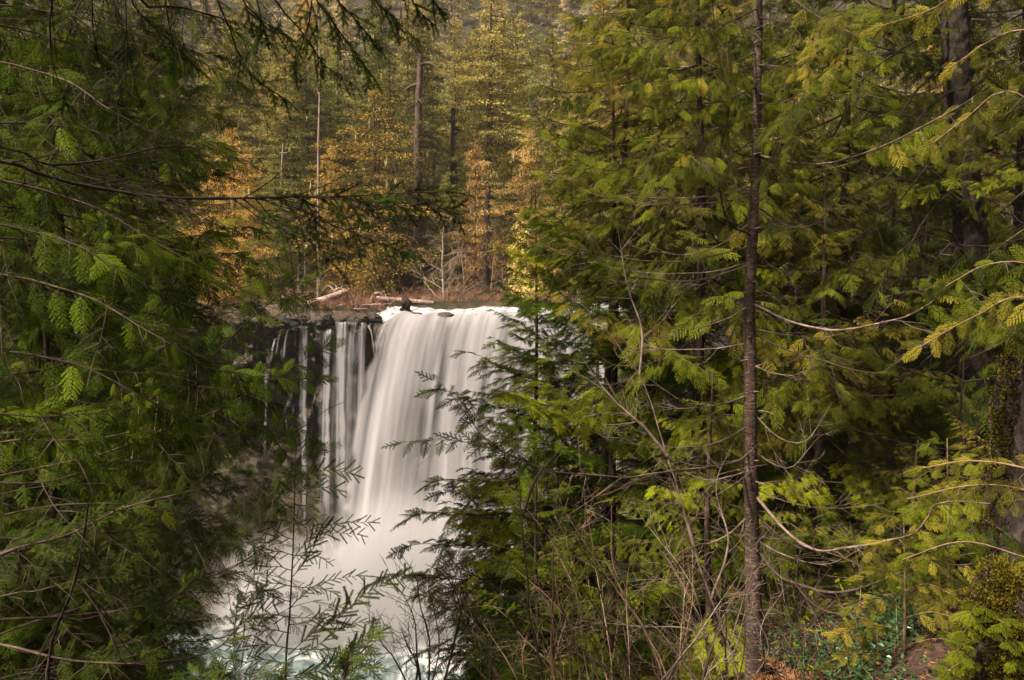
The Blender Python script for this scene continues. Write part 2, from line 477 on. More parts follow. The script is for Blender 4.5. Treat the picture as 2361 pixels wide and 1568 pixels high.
# ------------------------------------------------------------------ water
def watermat(name, foam_lo, foam_hi, teal=(0.10, 0.17, 0.165), vec_sc=(1, 1, 1), sc=0.5, use_uv=False, rough=0.35):
    m, nt, out = newmat(name)
    if use_uv:
        u = nt.nodes.new('ShaderNodeUVMap'); u.uv_map = 'flow'; src = u.outputs[0]
    else:
        g = nt.nodes.new('ShaderNodeNewGeometry'); src = g.outputs['Position']
    v = mapping(nt, src, vec_sc)
    w = nt.nodes.new('ShaderNodeTexNoise'); w.inputs['Scale'].default_value = sc; w.inputs['Detail'].default_value = 7
    w.inputs['Roughness'].default_value = 0.6; w.inputs['Distortion'].default_value = 1.2
    nt.links.new(v, w.inputs['Vector'])
    c = ramp(nt, w.outputs[0], [(foam_lo, teal), ((foam_lo + foam_hi) / 2, tuple(q * 0.5 + 0.36 for q in teal)), (foam_hi, (0.66, 0.66, 0.66))])
    b = nt.nodes.new('ShaderNodeBsdfPrincipled'); b.inputs['Roughness'].default_value = rough
    nt.links.new(c, b.inputs['Base Color'])
    bp = nt.nodes.new('ShaderNodeBump'); bp.inputs['Strength'].default_value = 0.6; bp.inputs['Distance'].default_value = 0.15
    nt.links.new(w.outputs[0], bp.inputs['Height']); nt.links.new(bp.outputs[0], b.inputs['Normal'])
    nt.links.new(b.outputs[0], out.inputs['Surface'])
    return m

M['river'] = watermat('river_water', 0.40, 0.54, vec_sc=(1, 0.35, 1), sc=0.9)

# pool: foam carries on from the foot of the fall, breaking up away from it
m, nt, out = newmat('pool_water')
g = nt.nodes.new('ShaderNodeNewGeometry')
v = mapping(nt, g.outputs['Position'], (1, 0.75, 1))
w = nt.nodes.new('ShaderNodeTexNoise'); w.inputs['Scale'].default_value = 0.55; w.inputs['Detail'].default_value = 8
w.inputs['Roughness'].default_value = 0.62; w.inputs['Distortion'].default_value = 1.6
nt.links.new(v, w.inputs['Vector'])
d = nt.nodes.new('ShaderNodeVectorMath'); d.operation = 'DISTANCE'; d.inputs[1].default_value = (-1.5, 50.5, -22)
nt.links.new(g.outputs['Position'], d.inputs[0])
k = math_n(nt, 'MULTIPLY', math_n(nt, 'SUBTRACT', d.outputs['Value'], 4.5), 0.05)
k = math_n(nt, 'MINIMUM', k, 0.185)
s = math_n(nt, 'SUBTRACT', w.outputs[0], k)
c = ramp(nt, s, [(0.26, (0.07, 0.10, 0.10)), (0.35, (0.17, 0.21, 0.205)), (0.43, (0.44, 0.46, 0.455)), (0.52, (0.56, 0.56, 0.56))])
b = nt.nodes.new('ShaderNodeBsdfPrincipled'); b.inputs['Roughness'].default_value = 0.3
nt.links.new(c, b.inputs['Base Color'])
bp = nt.nodes.new('ShaderNodeBump'); bp.inputs['Strength'].default_value = 0.5; bp.inputs['Distance'].default_value = 0.3
nt.links.new(w.outputs[0], bp.inputs['Height']); nt.links.new(bp.outputs[0], b.inputs['Normal'])
nt.links.new(b.outputs[0], out.inputs['Surface']); M['pool'] = m
px = np.linspace(-90, 20, 260); py = np.linspace(22, 58, 130)
PX, PY = np.meshgrid(px, py)
dd = np.hypot((PX + 2) / 1.6, PY - 50)
PZ = -22 + 0.10 * fbm(PX * 0.6, PY * 0.9, 0, 3, 61) * (1 + 2.0 * np.exp(-(dd / 6) ** 2)) + 0.9 * np.exp(-(dd / 4.5) ** 2)
mb = MB(); mb.add(np.stack([PX, PY, PZ], -1), grid(260, 130))
tag(mb.build('pool_water', M['pool'], smooth_shade=True), kind='structure')

def lip_z(x):
    x = np.asarray(x, float)
    return -2.10 - 0.75 * (1 - smooth(-8.9, -7.3, x)) + 0.14 * fbm(x * 0.8, 0, 2, 3, 91)
def river_z(x, y):
    roll = 1 - smooth(53.9, 57.5, y)
    return -2.02 + (lip_z(x) + 2.02) * roll + 0.09 * fbm(x * 0.9, y * 0.45, 0, 4, 92) + (0.16 * vnoise(x * 0.5, y * 0.7, 5, 93) + 0.10 * vnoise(x * 1.3, y * 1.6, 5, 94)) * smooth(54, 55.5, y)
rx = np.linspace(-9.6, 9.0, 150); ryy = np.linspace(54.0, 96, 150)
RX, RY = np.meshgrid(rx, ryy)
RZ = river_z(RX, RY) - 0.03 * (1 - smooth(55, 57, RY))
mb = MB(); mb.add(np.stack([RX, RY, RZ], -1), grid(150, 150))
tag(mb.build('river_water', M['river'], smooth_shade=True), kind='structure')

def fallmat(name, density, fx, gain=1.0, seedv=0.0, edge=True, top_thin=0.0):
    """white long-flow water: opaque strands, thin water between them lets the rock show"""
    m, nt, out = newmat(name)
    u = nt.nodes.new('ShaderNodeUVMap'); u.uv_map = 'flow'
    sp = nt.nodes.new('ShaderNodeSeparateXYZ'); nt.links.new(u.outputs[0], sp.inputs[0])
    mp = nt.nodes.new('ShaderNodeMapping'); mp.inputs['Scale'].default_value = (fx, 0.07, 1); mp.inputs['Location'].default_value = (seedv, seedv, 0)
    nt.links.new(u.outputs[0], mp.inputs['Vector'])
    a = noise(nt, mp.outputs[0], 1.0, 3, 0.5)
    mp2 = nt.nodes.new('ShaderNodeMapping'); mp2.inputs['Scale'].default_value = (fx * 4.0, 0.12, 1); mp2.inputs['Location'].default_value = (seedv + 7, 0, 0)
    nt.links.new(u.outputs[0], mp2.inputs['Vector'])
    a2 = noise(nt, mp2.outputs[0], 1.0, 3, 0.6)
    s = math_n(nt, 'ADD', math_n(nt, 'MULTIPLY', a, 0.80), math_n(nt, 'MULTIPLY', a2, 0.20))
    s = math_n(nt, 'SUBTRACT', s, 0.5); s = math_n(nt, 'MULTIPLY', s, 3.4 * gain); s = math_n(nt, 'ADD', s, density)
    at = nt.nodes.new('ShaderNodeAttribute'); at.attribute_name = 'cover'
    s = math_n(nt, 'ADD', s, at.outputs['Fac'])
    s = math_n(nt, 'MULTIPLY', s, 1.0, clamp=True)
    at2 = nt.nodes.new('ShaderNodeAttribute'); at2.attribute_name = 'edge'
    s = math_n(nt, 'MULTIPLY', s, at2.outputs['Fac'], clamp=True)
    b = nt.nodes.new('ShaderNodeBsdfPrincipled'); b.inputs['Roughness'].default_value = 0.7
    b.inputs['Base Color'].default_value = (0.53, 0.515, 0.53, 1); b.inputs['Specular IOR Level'].default_value = 0.2
    t = nt.nodes.new('ShaderNodeBsdfTranslucent'); t.inputs['Color'].default_value = (0.53, 0.515, 0.53, 1)
    mt = nt.nodes.new('ShaderNodeMixShader'); mt.inputs[0].default_value = 0.3
    nt.links.new(b.outputs[0], mt.inputs[1]); nt.links.new(t.outputs[0], mt.inputs[2])
    tr = nt.nodes.new('ShaderNodeBsdfTransparent')
    mx = nt.nodes.new('ShaderNodeMixShader')
    nt.links.new(s, mx.inputs[0]); nt.links.new(tr.outputs[0], mx.inputs[1]); nt.links.new(mt.outputs[0], mx.inputs[2])
    nt.links.new(mx.outputs[0], out.inputs['Surface'])
    return m

def sheet(name, mat, xt, xb, ytop, ybot, ztop, zbot, ns=60, ntt=90, ridge=0.12, seed=1, over=1.3, edge_w=0.12, foot=0.12, head=0.02, cover=None, wiggle=0.0, parent=None, river=False, wob=0.03):
    """a curtain of falling water as a curved surface; u is metres across, v metres down"""
    S, T = np.meshgrid(np.linspace(0, 1, ns), np.linspace(0, 1, ntt))
    h0 = 0.05
    fr = np.clip((T - h0) / (1 - h0), 0, 1)                          # fraction of the drop
    tau = np.sqrt(fr)                                                # time of flight
    w = tau ** 1.15
    xl = xt[0] + (xb[0] - xt[0]) * w; xr = xt[1] + (xb[1] - xt[1]) * w
    X = xl + (xr - xl) * S
    Y = ytop + (ybot - ytop) * tau + over * np.clip(1 - T / h0, 0, 1)
    zt = river_z(xt[0] + (xt[1] - xt[0]) * S, np.maximum(Y, ytop)) + 0.025 if river else ztop
    Z = zt + (zbot - zt) * fr
    wid = (xt[1] - xt[0] + xb[1] - xb[0]) / 2
    U = S * wid
    V = T * abs(zbot + 2.0)
    rd = fbm(U * 0.8, V * 0.04, 0, 3, seed) * ridge * smooth(0, 0.1, T)
    Y = Y - rd
    if wiggle:
        X = X + wiggle * vnoise(T * 9, S * 2, 1, seed + 5) * (1 - smooth(0, 0.3, T))
    e = smooth(0, edge_w, S - wob * np.abs(vnoise(V * 0.9 + 3, 0, 0, seed))) * (1 - smooth(1 - edge_w, 1, S + wob * np.abs(vnoise(V * 0.8, 3, 0, seed + 1))))
    e = e * smooth(0, max(head, 1e-4), T + 1e-4) * (1 - smooth(1 - foot, 1.0, T)) if foot else e * smooth(0, max(head, 1e-4), T + 1e-4)
    c = np.zeros_like(S) if cover is None else cover(S, T)
    mb = MB(); mb.add(np.stack([X, Y, Z], -1), grid(ns, ntt), uv=np.stack([U, V], -1).reshape(-1, 2))
    o = mb.build(name, mat, parent=parent, smooth_shade=True, uv=True)
    for nm, arr in (('cover', c), ('edge', e)):
        a = o.data.attributes.new(nm, 'FLOAT', 'POINT'); a.data.foreach_set('value', arr.astype(np.float32).ravel())
    return o

M['fall_core'] = fallmat('fall_core', 0.74, 0.70, gain=0.95)
M['fall_veil'] = fallmat('fall_veil', 0.22, 0.5, gain=0.8, seedv=13)
M['fall_thin'] = fallmat('fall_thin', 0.40, 2.6, gain=1.3, seedv=29)
M['fall_veil2'] = fallmat('fall_veil2', 0.30, 2.0, gain=1.0, seedv=53)
M['fall_thread'] = fallmat('fall_thread', 0.66, 3.0, gain=1.2, seedv=41)

mf = empty('waterfall', (-3, 53, -2.2), 'broad white waterfall pouring over the cliff in one thick curtain', 'waterfall')
def cov_main(S, T):
    c = 0.22 * (1 - smooth(0.0, 0.10, T))                             # solid at the crown
    c = c + 0.55 * smooth(0.52, 0.80, T)                              # spray thickens at the foot
    gap = np.exp(-((S - 0.283 - 0.02 * T) / 0.012) ** 2) * smooth(0.05, 0.10, T) * (1 - smooth(0.30, 0.62, T))
    gap2 = np.exp(-((S - 0.20) / 0.03) ** 2) * smooth(0.22, 0.36, T) * (1 - smooth(0.46, 0.64, T))
    gap3 = np.exp(-((S - 0.25) / 0.02) ** 2) * smooth(0.26, 0.40, T) * (1 - smooth(0.5, 0.68, T))
    left = 0.25 * (1 - smooth(0.02, 0.28, S)) * smooth(0.1, 0.4, T)
    return c + left - 0.45 * gap - 0.50 * gap2 - 0.55 * gap3
def lift(o):
    o.location = tuple(-q for q in mf.location); return o
lift(sheet('curtain', M['fall_core'], (-8.6, 8.2), (-12.0, 8.0), 54.1, 49.3, None, -22.1, ns=260, ntt=200, ridge=0.16, seed=3, over=1.5, edge_w=0.03, foot=0, head=0.02, cover=cov_main, parent=mf, river=True))
lift(sheet('curtain', M['fall_veil'], (-8.4, 8.0), (-11.6, 7.8), 54.0, 48.6, None, -22.1, ns=200, ntt=150, ridge=0.12, seed=17, over=1.4, edge_w=0.05, foot=0, head=0.10, river=True, cover=lambda S, T: 0.5 * smooth(0.55, 0.85, T) - 0.5 * np.exp(-((S - 0.283 - 0.02 * T) / 0.012) ** 2) * (1 - smooth(0.35, 0.6, T)), parent=mf))
for o in list(mf.children):
    if o.data.materials[0] == M['fall_veil']: o['label'] = 'thin veil of water in front of the thick curtain'

def bundle(label, strands, cat='waterfall'):
    r = empty('narrow_waterfall', (strands[0][0], 54, -2.6), label, cat, 'narrow falls beside the broad one')
    for (a, b_, c_, d_, yt, zt, zb, mt, sd, ft) in strands:
        o = sheet('strand', M[mt], (a, b_), (c_, d_), yt, yt - 0.9, zt, zb, ns=40, ntt=120, ridge=0.10, seed=sd, over=0.5, edge_w=0.38, foot=ft, head=0.03, wiggle=0.16, wob=0.22, parent=r)
        o.location = tuple(-q for q in r.location)
    return r
# u -> X at 53.5 m: (u - 1180) / 1835 * 53.5
ux = lambda u, d=53.5: (u - 1180) / F * d
bundle('thin white thread of water far left on the dark cliff', [(ux(611), ux(624), ux(611), ux(622), 53.0, -5.9, -12.0, 'fall_thread', 5, 0.5)])
bundle('slim double strand of white water left of the wider narrow falls', [
    (ux(688), ux(703), ux(690), ux(712), 53.4, -3.0, -18.0, 'fall_thin', 6, 0.35), (ux(699), ux(716), ux(694), ux(708), 53.3, -3.0, -18.5, 'fall_thread', 7, 0.35)])
bundle('sloping veil of white water on the left of the fanned fall', [
    (ux(745), ux(770), ux(722), ux(762), 53.2, -3.3, -18.6, 'fall_thin', 8, 0.3), (ux(752), ux(768), ux(744), ux(766), 53.1, -3.2, -18.6, 'fall_thread', 9, 0.3)])
bundle('fanned white fall splitting into several strands over the mossy lip', [
    (ux(766), ux(812), ux(762), ux(806), 53.2, -2.75, -18.6, 'fall_thin', 10, 0.3), (ux(785), ux(806), ux(776), ux(804), 53.0, -2.7, -18.8, 'fall_thread', 11, 0.3),
    (ux(770), ux(790), ux(790), ux(800), 53.1, -2.7, -8.0, 'fall_thin', 14, 0.4), (ux(808), ux(826), ux(800), ux(812), 53.1, -2.7, -9.5, 'fall_thin', 15, 0.4)])
bundle('wide thin grey veil of water over the dark rock between narrow strands and curtain', [
    (ux(742), ux(862), ux(722), ux(852), 53.35, -3.0, -18.6, 'fall_veil2', 31, 0.3)])
bundle('straight white strand just left of the broad curtain', [
    (ux(824), ux(842), ux(818), ux(842), 53.2, -2.75, -18.9, 'fall_thread', 12, 0.3), (ux(838), ux(852), ux(836), ux(850), 53.2, -2.75, -10.5, 'fall_thin', 13, 0.5)])
bundle('crooked wisp of water in the notch beside the broad curtain', [
    (ux(850), ux(858), ux(868), ux(874), 53.1, -2.9, -5.2, 'fall_thread', 23, 0.3), (ux(880), ux(888), ux(868), ux(873), 53.0, -3.2, -5.3, 'fall_thread', 24, 0.3)])
bundle('scattered little wisps of water on the rock at the left end of the lip', [
    (ux(650), ux(658), ux(642), ux(650), 53.2, -3.2, -5.0, 'fall_thin', 25, 0.3), (ux(664), ux(672), ux(660), ux(668), 53.2, -3.2, -5.2, 'fall_thin', 26, 0.3), (ux(636), ux(642), ux(630), ux(638), 53.2, -3.8, -5.4, 'fall_thread', 27, 0.3)])

# foam thrown up at the foot of the narrow falls
mb = MB()
for k in range(46):
    u = R.uniform(688, 768); z0 = -16.0 - R.uniform(0, 1.2) - 0.6 * abs(u - 730) / 40
    o0 = np.array([ux(u, 51), 50.6 + R.uniform(-0.4, 0.4), z0 - 0.6])
    dx = R.normal(0, 0.75); h = R.uniform(0.3, 1.1)
    t = np.linspace(0, 1, 8)[:, None]
    pts = o0 + np.concatenate([dx * t, -0.5 * t, h * 4 * t * (1 - t) - t * R.uniform(0.8, 2.5)], 1)
    mb.add(*tube(pts, np.linspace(0.05, 0.015, 8), 4))
m, nt, out = newmat('foam'); b = nt.nodes.new('ShaderNodeBsdfPrincipled'); b.inputs['Base Color'].default_value = (0.8, 0.8, 0.8, 1); b.inputs['Roughness'].default_value = 0.8
tr = nt.nodes.new('ShaderNodeBsdfTransparent'); mx = nt.nodes.new('ShaderNodeMixShader'); mx.inputs[0].default_value = 0.5
nt.links.new(tr.outputs[0], mx.inputs[1]); nt.links.new(b.outputs[0], mx.inputs[2]); nt.links.new(mx.outputs[0], out.inputs['Surface']); M['foam'] = m
tag(mb.build('splash', M['foam'], smooth_shade=True), 'white splash arching off the rocks under the narrow falls', 'splash', kind='stuff')

# spray hanging at the foot: a soft heap of mist
m, nt, out = newmat('spray_mist')
g = nt.nodes.new('ShaderNodeTexCoord')
ln = nt.nodes.new('ShaderNodeVectorMath'); ln.operation = 'LENGTH'
nt.links.new(g.outputs['Object'], ln.inputs[0])
n1 = noise(nt, g.outputs['Object'], 2.0, 2)
f = math_n(nt, 'SUBTRACT', 1.0, ln.outputs['Value'], clamp=True)
f = math_n(nt, 'MULTIPLY', f, f)
f = math_n(nt, 'MULTIPLY', f, math_n(nt, 'ADD', n1, 0.3))
f = math_n(nt, 'MULTIPLY', f, 3.2)
pv = nt.nodes.new('ShaderNodeVolumePrincipled'); pv.inputs['Color'].default_value = (0.97, 0.96, 0.96, 1); pv.inputs['Anisotropy'].default_value = 0.0
nt.links.new(f, pv.inputs['Density']); nt.links.new(pv.outputs[0], out.inputs['Volume'])
M['spray'] = m
for (c, r) in [((-6.8, 48.3, -20.2), (8.4, 4.6, 8.0)), ((3.5, 48.3, -20.4), (8.0, 4.6, 7.0)), ((-14.0, 48.6, -20.4), (6.0, 4.2, 5.6))]:
    mb = MB(); mb.add(*blob((0, 0, 0), (1, 1, 1), 3, sub=(32, 18), amp=0))
    o = mb.build('spray_mist', m); o.location = c; o.scale = r
    tag(o, 'pale mist billowing at the foot of the falls', 'mist', kind='stuff')

# wet rocks that break the lip on the left
rgk = np.random.default_rng(88)
for k in range(22):
    u = 628 + k * 11.6 + rgk.uniform(-4, 4); y_ = 54.2 - rgk.uniform(0.0, 0.8)
    x_ = (u - 1180) / F * 53.8; s_ = rgk.uniform(0.18, 0.42)
    mb = MB(); mb.add(*blob((0, 0, 0), (s_ * 1.3, s_, s_ * 0.9), 500 + k, (14, 9), 0.5))
    o = mb.build('lip_rock', M['basalt']); o.location = (x_, y_, -2.35 - rgk.uniform(0, 0.9))
    tag(o, 'small dark wet rock at the brink among the narrow falls', 'rock', 'wet rocks along the brink')
for k, (x_, y_, s_) in enumerate([(-4.6, 54.1, 0.55), (-1.9, 54.0, 0.45), (-6.9, 54.3, 0.5), (1.6, 54.2, 0.5)]):
    mb = MB(); mb.add(*blob((0, 0, 0), (s_ * 1.7, s_, s_ * 0.5), 540 + k, (18, 10), 0.4))
    o = mb.build('lip_rock', M['basalt']); o.location = (x_, y_, -2.40)
    tag(o, 'dark rock awash at the brink under the broad fall', 'rock', 'rocks awash under the broad fall')
# ------------------------------------------------------------------ foliage templates (arrays, material 0 = leaf, 1 = twig)
def leaf_quads(base, d, n, L, W, fold=0.35):
    """many diamond leaves at once: base, direction d, normal n (N x 3), length L, width W"""
    N = len(base)
    d = d / (np.linalg.norm(d, axis=1)[:, None] + 1e-9)
    s = np.cross(n, d); s /= np.linalg.norm(s, axis=1)[:, None] + 1e-9
    nn = np.cross(d, s)
    L = np.broadcast_to(L, (N,))[:, None]; W = np.broadcast_to(W, (N,))[:, None]
    mid = base + d * L * 0.45
    v = np.stack([base, mid + s * W * 0.5 + nn * W * fold * 0.3, base + d * L, mid - s * W * 0.5 + nn * W * fold * 0.3], 1).reshape(-1, 3)
    i = np.arange(N)[:, None] * 4
    f = np.concatenate([i + [0, 1, 2], i + [0, 2, 3]], 0)
    return v, f

def ribbon_twig(pts, r0, r1):
    return tube(pts, np.linspace(r0, r1, len(pts)), 3)

def cedar_spray(L=0.5, rng=R, dens=1.0, wide=1.0, lw=0.0095, ll=0.034):
    mb = MB()
    n = 7
    t = np.linspace(0, 1, n)
    cur = rng.normal(0, 0.05)
    ax = np.stack([t * L, cur * L * t * t, -0.16 * L * t * t], 1)
    mb.add(*ribbon_twig(ax, 0.0028, 0.0010), 1)
    B, D, NN, LL, WW = [], [], [], [], []
    side = 1
    nb = max(5, int(18 * dens))
    for k in range(nb):
        tt = 0.06 + 0.90 * k / nb
        side = -side
        bl = L * 0.42 * (1 - tt) ** 0.75 * (0.75 + 0.25 * rng.random()) * min(1, 0.55 + tt * 2.2) + 0.02
        p0 = np.array([np.interp(tt, t, ax[:, i]) for i in range(3)])
        ang = math.radians(rng.uniform(38, 52))
        d0 = np.array([math.cos(ang), side * math.sin(ang), -0.06 - 0.12 * rng.random()])
        m_ = max(3, int(bl / 0.017 * dens))
        q = np.linspace(0.08, 1, m_)
        # side branchlet bends forward and droops
        px = p0 + q[:, None] * bl * d0 + (q ** 2)[:, None] * bl * np.array([0.16, 0, -0.20])
        dd = d0 + 2 * q[:, None] * np.array([0.16, 0, -0.20])
        dd /= np.linalg.norm(dd, axis=1)[:, None]
        for s2 in (1, -1):
            a2 = math.radians(40)
            sv = np.cross(np.array([0, 0, 1.0]), dd)
            dr = dd * math.cos(a2) + sv * s2 * math.sin(a2) + rng.normal(0, 0.08, dd.shape)
            B.append(px); D.append(dr)
            NN.append(np.tile([0, 0, 1.0], (m_, 1)) + rng.normal(0, 0.25, (m_, 3)))
            LL.append((ll * (1.05 - 0.55 * q) * wide * (0.8 + 0.4 * rng.random(m_))) * (0.6 + bl / (L * 0.5) * 0.5))
            WW.append(np.full(m_, lw * wide))
        # the branchlet itself is green and flat
        B.append(px[:-1]); D.append(np.diff(px, axis=0)); NN.append(np.tile([0, 0, 1.0], (m_ - 1, 1)))
        LL.append(np.linalg.norm(np.diff(px, axis=0), axis=1) * 1.5); WW.append(np.full(m_ - 1, lw * wide))
    v, f = leaf_quads(np.concatenate(B), np.concatenate(D), np.concatenate(NN), np.concatenate(LL), np.concatenate(WW))
    mb.add(v, f, 0)
    return mb.arrays()

def needle_twig(p0, d, L, rng, nl, step, up=0.35, flat=False, bend=-0.15, thick=0.0025):
    """positions / directions of needles along one twig"""
    n = max(3, int(L / step))
    q = np.linspace(0.02, 1, n)
    b = np.array([0, 0, bend])
    px = p0 + q[:, None] * L * d + (q ** 2)[:, None] * L * b
    dd = d + 2 * q[:, None] * b; dd /= np.linalg.norm(dd, axis=1)[:, None]
    sv = np.cross(np.array([0, 0, 1.0]), dd); sv /= np.linalg.norm(sv, axis=1)[:, None] + 1e-9
    uv = np.cross(dd, sv)
    B, D, N_ = [], [], []
    rows = [(1, 0), (-1, 0)] if flat else [(1, 0.1), (-1, 0.1), (0.75, 0.8), (-0.75, 0.8), (0.6, -0.5), (-0.6, -0.5)]
    for s_, u_ in rows:
        m_ = rng.random(n) < (1.0 if flat or abs(u_) < 0.3 else 0.75)
        a = rng.normal(0, 0.14, (n, 3))
        dr = dd * 0.55 + sv * s_ * 0.85 + uv * u_ * 0.8 + a
        B.append((px + dd * step * rng.random())[m_]); D.append(dr[m_]); N_.append((uv + a)[m_])
    tw = np.stack([p0, px[n // 2], px[-1]])
    return np.concatenate(B), np.concatenate(D), np.concatenate(N_), tw

def needle_spray(L=0.5, rng=R, nl=0.024, step=0.009, nside=11, flat=False, width=0.0030, ang=55, bend=-0.15, sidelen=0.5, sub=False):
    mb = MB()
    B, D, N_ = [], [], []
    a, b, c, tw = needle_twig(np.zeros(3), np.array([1.0, rng.normal(0, 0.03), 0]), L, rng, nl, step, flat=flat, bend=bend)
    B.append(a); D.append(b); N_.append(c); mb.add(*ribbon_twig(curve(tw, 5), 0.0032, 0.0012), 1)
    side = 1
    for k in range(nside):
        tt = 0.08 + 0.80 * k / nside
        side = -side
        bl = L * sidelen * (1 - tt) ** 0.8 * rng.uniform(0.75, 1.1) * min(1, 0.6 + tt * 2)
        an = math.radians(rng.uniform(ang - 8, ang + 8))
        d = nrm([math.cos(an), side * math.sin(an), rng.normal(-0.05, 0.10)])
        p0 = np.array([L * tt, 0, bend * L * tt * tt])
        a, b, c, tw = needle_twig(p0, d, bl, rng, nl, step, flat=flat, bend=bend)
        B.append(a); D.append(b); N_.append(c); mb.add(*ribbon_twig(tw, 0.0022, 0.0008), 1)
        if sub and bl > 0.1:
            for s3 in (1, -1):
                for t3 in (0.3, 0.55):
                    d3 = nrm(rot_about(d, [0, 0, 1], s3 * 0.8)); p3 = p0 + d * bl * t3
                    a, b, c, tw = needle_twig(p3, d3, bl * 0.4 * (1.1 - t3), rng, nl, step, flat=flat, bend=bend)
                    B.append(a); D.append(b); N_.append(c)
    B = np.concatenate(B); D = np.concatenate(D); N_ = np.concatenate(N_)
    D /= np.linalg.norm(D, axis=1)[:, None]
    n = len(B)
    s = np.cross(N_, D); s /= np.linalg.norm(s, axis=1)[:, None] + 1e-9
    w = width * rng.uniform(0.8, 1.2, n)[:, None]; l = nl * rng.uniform(0.75, 1.15, n)[:, None]
    v = np.stack([B - s * w * 0.5, B + s * w * 0.5, B + D * l], 1).reshape(-1, 3)
    f = np.arange(n * 3).reshape(-1, 3)
    mb.add(v, f, 0)
    return mb.arrays()

SPRAY = {
    'cedar': [cedar_spray(0.5, R) for _ in range(3)],
    'fir': [needle_spray(0.5, R) for _ in range(3)],
    'hemlock': [needle_spray(0.45, R, nl=0.015, step=0.0065, nside=14, flat=True, width=0.0034, ang=50, bend=-0.22, sub=True) for _ in range(3)],
}
# coarser sprays for trees further off
SPRAY_LO = {
    'cedar': [cedar_spray(0.5, R, dens=0.85, wide=1.15) for _ in range(3)],
    'fir': [needle_spray(0.5, R, nl=0.040, step=0.018, nside=12, width=0.013) for _ in range(3)],
    'hemlock': [needle_spray(0.45, R, nl=0.034, step=0.015, nside=14, flat=True, width=0.013, ang=50, bend=-0.22) for _ in range(3)],
}

def bough(sp, L=2.6, rng=R, lo=True, bare=0.22, fan=0.42, droop=0.18, upturn=0.14, wood_only=False, hang=0.4):
    """one limb as arrays: wood and foliage. X outwards."""
    lib = SPRAY_LO[sp] if lo else SPRAY[sp]
    wood, fol = MB(), MB()
    t = np.linspace(0, 1, 12)
    side_c = rng.normal(0, 0.06)
    ax = np.stack([t * L, side_c * L * t ** 2, L * (-droop * 4 * t * (1 - t) * 0.6 - droop * 0.4 * t + upturn * t ** 3)], 1)
    wood.add(*tube(ax, np.linspace(0.017, 0.003, 12) * L / 2.6, 4, 0.08, rng), 0)
    side = 1
    nb = int(17 * L / 2.6)
    for k in range(nb + 1):
        tt = bare + (1 - bare) * k / nb
        side = -side
        p0 = np.array([np.interp(tt, t, ax[:, i]) for i in range(3)])
        td = nrm(np.array([np.interp(min(tt + .03, 1), t, ax[:, i]) for i in range(3)]) - np.array([np.interp(tt - .03, t, ax[:, i]) for i in range(3)]))
        if k == nb: an, bl = 0.0, 0.5
        else:
            an = side * math.radians(rng.uniform(42, 62))
            bl = L * fan * (1 - tt) ** 0.75 * min(1, 0.5 + (tt - bare) * 2.5) * rng.uniform(0.7, 1.1) + 0.14
        d = nrm(rot_about(td, [0, 0, 1], an) + np.array([0, 0, -rng.uniform(0.0, hang)]))
        # secondary twig
        q = np.linspace(0, 1, 4)[:, None]
        tw = p0 + q * bl * d + q ** 2 * bl * np.array([0, 0, -0.18])
        wood.add(*tube(tw, np.linspace(0.006, 0.002, 4), 3), 0)
        pos = 0.15 if bl > 0.4 else 0.0
        s2 = 1
        while pos < bl - 0.1:
            a = pos / bl; s2 = -s2
            pp = p0 + a * bl * d + a * a * bl * np.array([0, 0, -0.18])
            sc = min(1.0, 0.45 + (bl - pos)) * rng.uniform(0.45, 0.85)
            dd = nrm(rot_about(d, [0, 0, 1], s2 * math.radians(rng.uniform(30, 55))) + np.array([0, 0, -rng.uniform(0, hang)]))
            nn = nrm([rng.normal(0, 0.35), rng.normal(0, 0.35), 1])
            fol.addm(lib[rng.integers(3)], frame(pp, dd, nn), sc)
            pos += rng.uniform(0.10, 0.16)
        fol.addm(lib[rng.integers(3)], frame(tw[-2], nrm(tw[-1] - tw[-2] + [0, 0, -0.03]), nrm([rng.normal(0, 0.3), rng.normal(0, 0.3), 1])), min(1.0, 0.5 + bl * 0.5))
    return wood, fol

BOUGH = {}
for sp in ('cedar', 'fir', 'hemlock'):
    BOUGH[sp] = []
    for k in range(4):
        w_, f_ = bough(sp, rng=R, droop={'cedar': 0.22, 'fir': 0.04, 'hemlock': 0.14}[sp], upturn={'cedar': 0.22, 'fir': 0.10, 'hemlock': -0.04}[sp], hang={'cedar': 0.65, 'fir': 0.15, 'hemlock': 0.35}[sp])
        BOUGH[sp].append((w_.mesh('branch', [M['bark_mid']]), f_.mesh('foliage', [M['leaf'], M['bark_mid']])))

# dead limb carrying bare twigs and lichen
def bare_limb(L, rng, n=9, r=0.012):
    mb = MB(); t = np.linspace(0, 1, 10)
    ax = np.stack([t * L, 0.06 * L * np.sin(t * 3 + rng.random() * 3), -0.25 * L * t + 0.2 * L * t * t], 1)
    mb.add(*tube(ax, np.linspace(r, 0.002, 10), 4, 0.1, rng))
    for k in range(n):
        tt = rng.uniform(0.25, 0.95); p = np.array([np.interp(tt, t, ax[:, i]) for i in range(3)])
        d = nrm([0.6, rng.choice([-1, 1]) * rng.uniform(0.4, 1), rng.normal(-0.2, 0.4)]); l = L * rng.uniform(0.12, 0.35) * (1.1 - tt * 0.6)
        q = curve([p, p + d * l * 0.5, p + d * l + [0, 0, rng.normal(-0.1, 0.12) * l]], 5)
        mb.add(*tube(q, np.linspace(r * 0.35, 0.001, 5), 3))
    return mb
BARE = [bare_limb(1.6, R).mesh('branch', [M['bark_dark']]) for _ in range(4)]

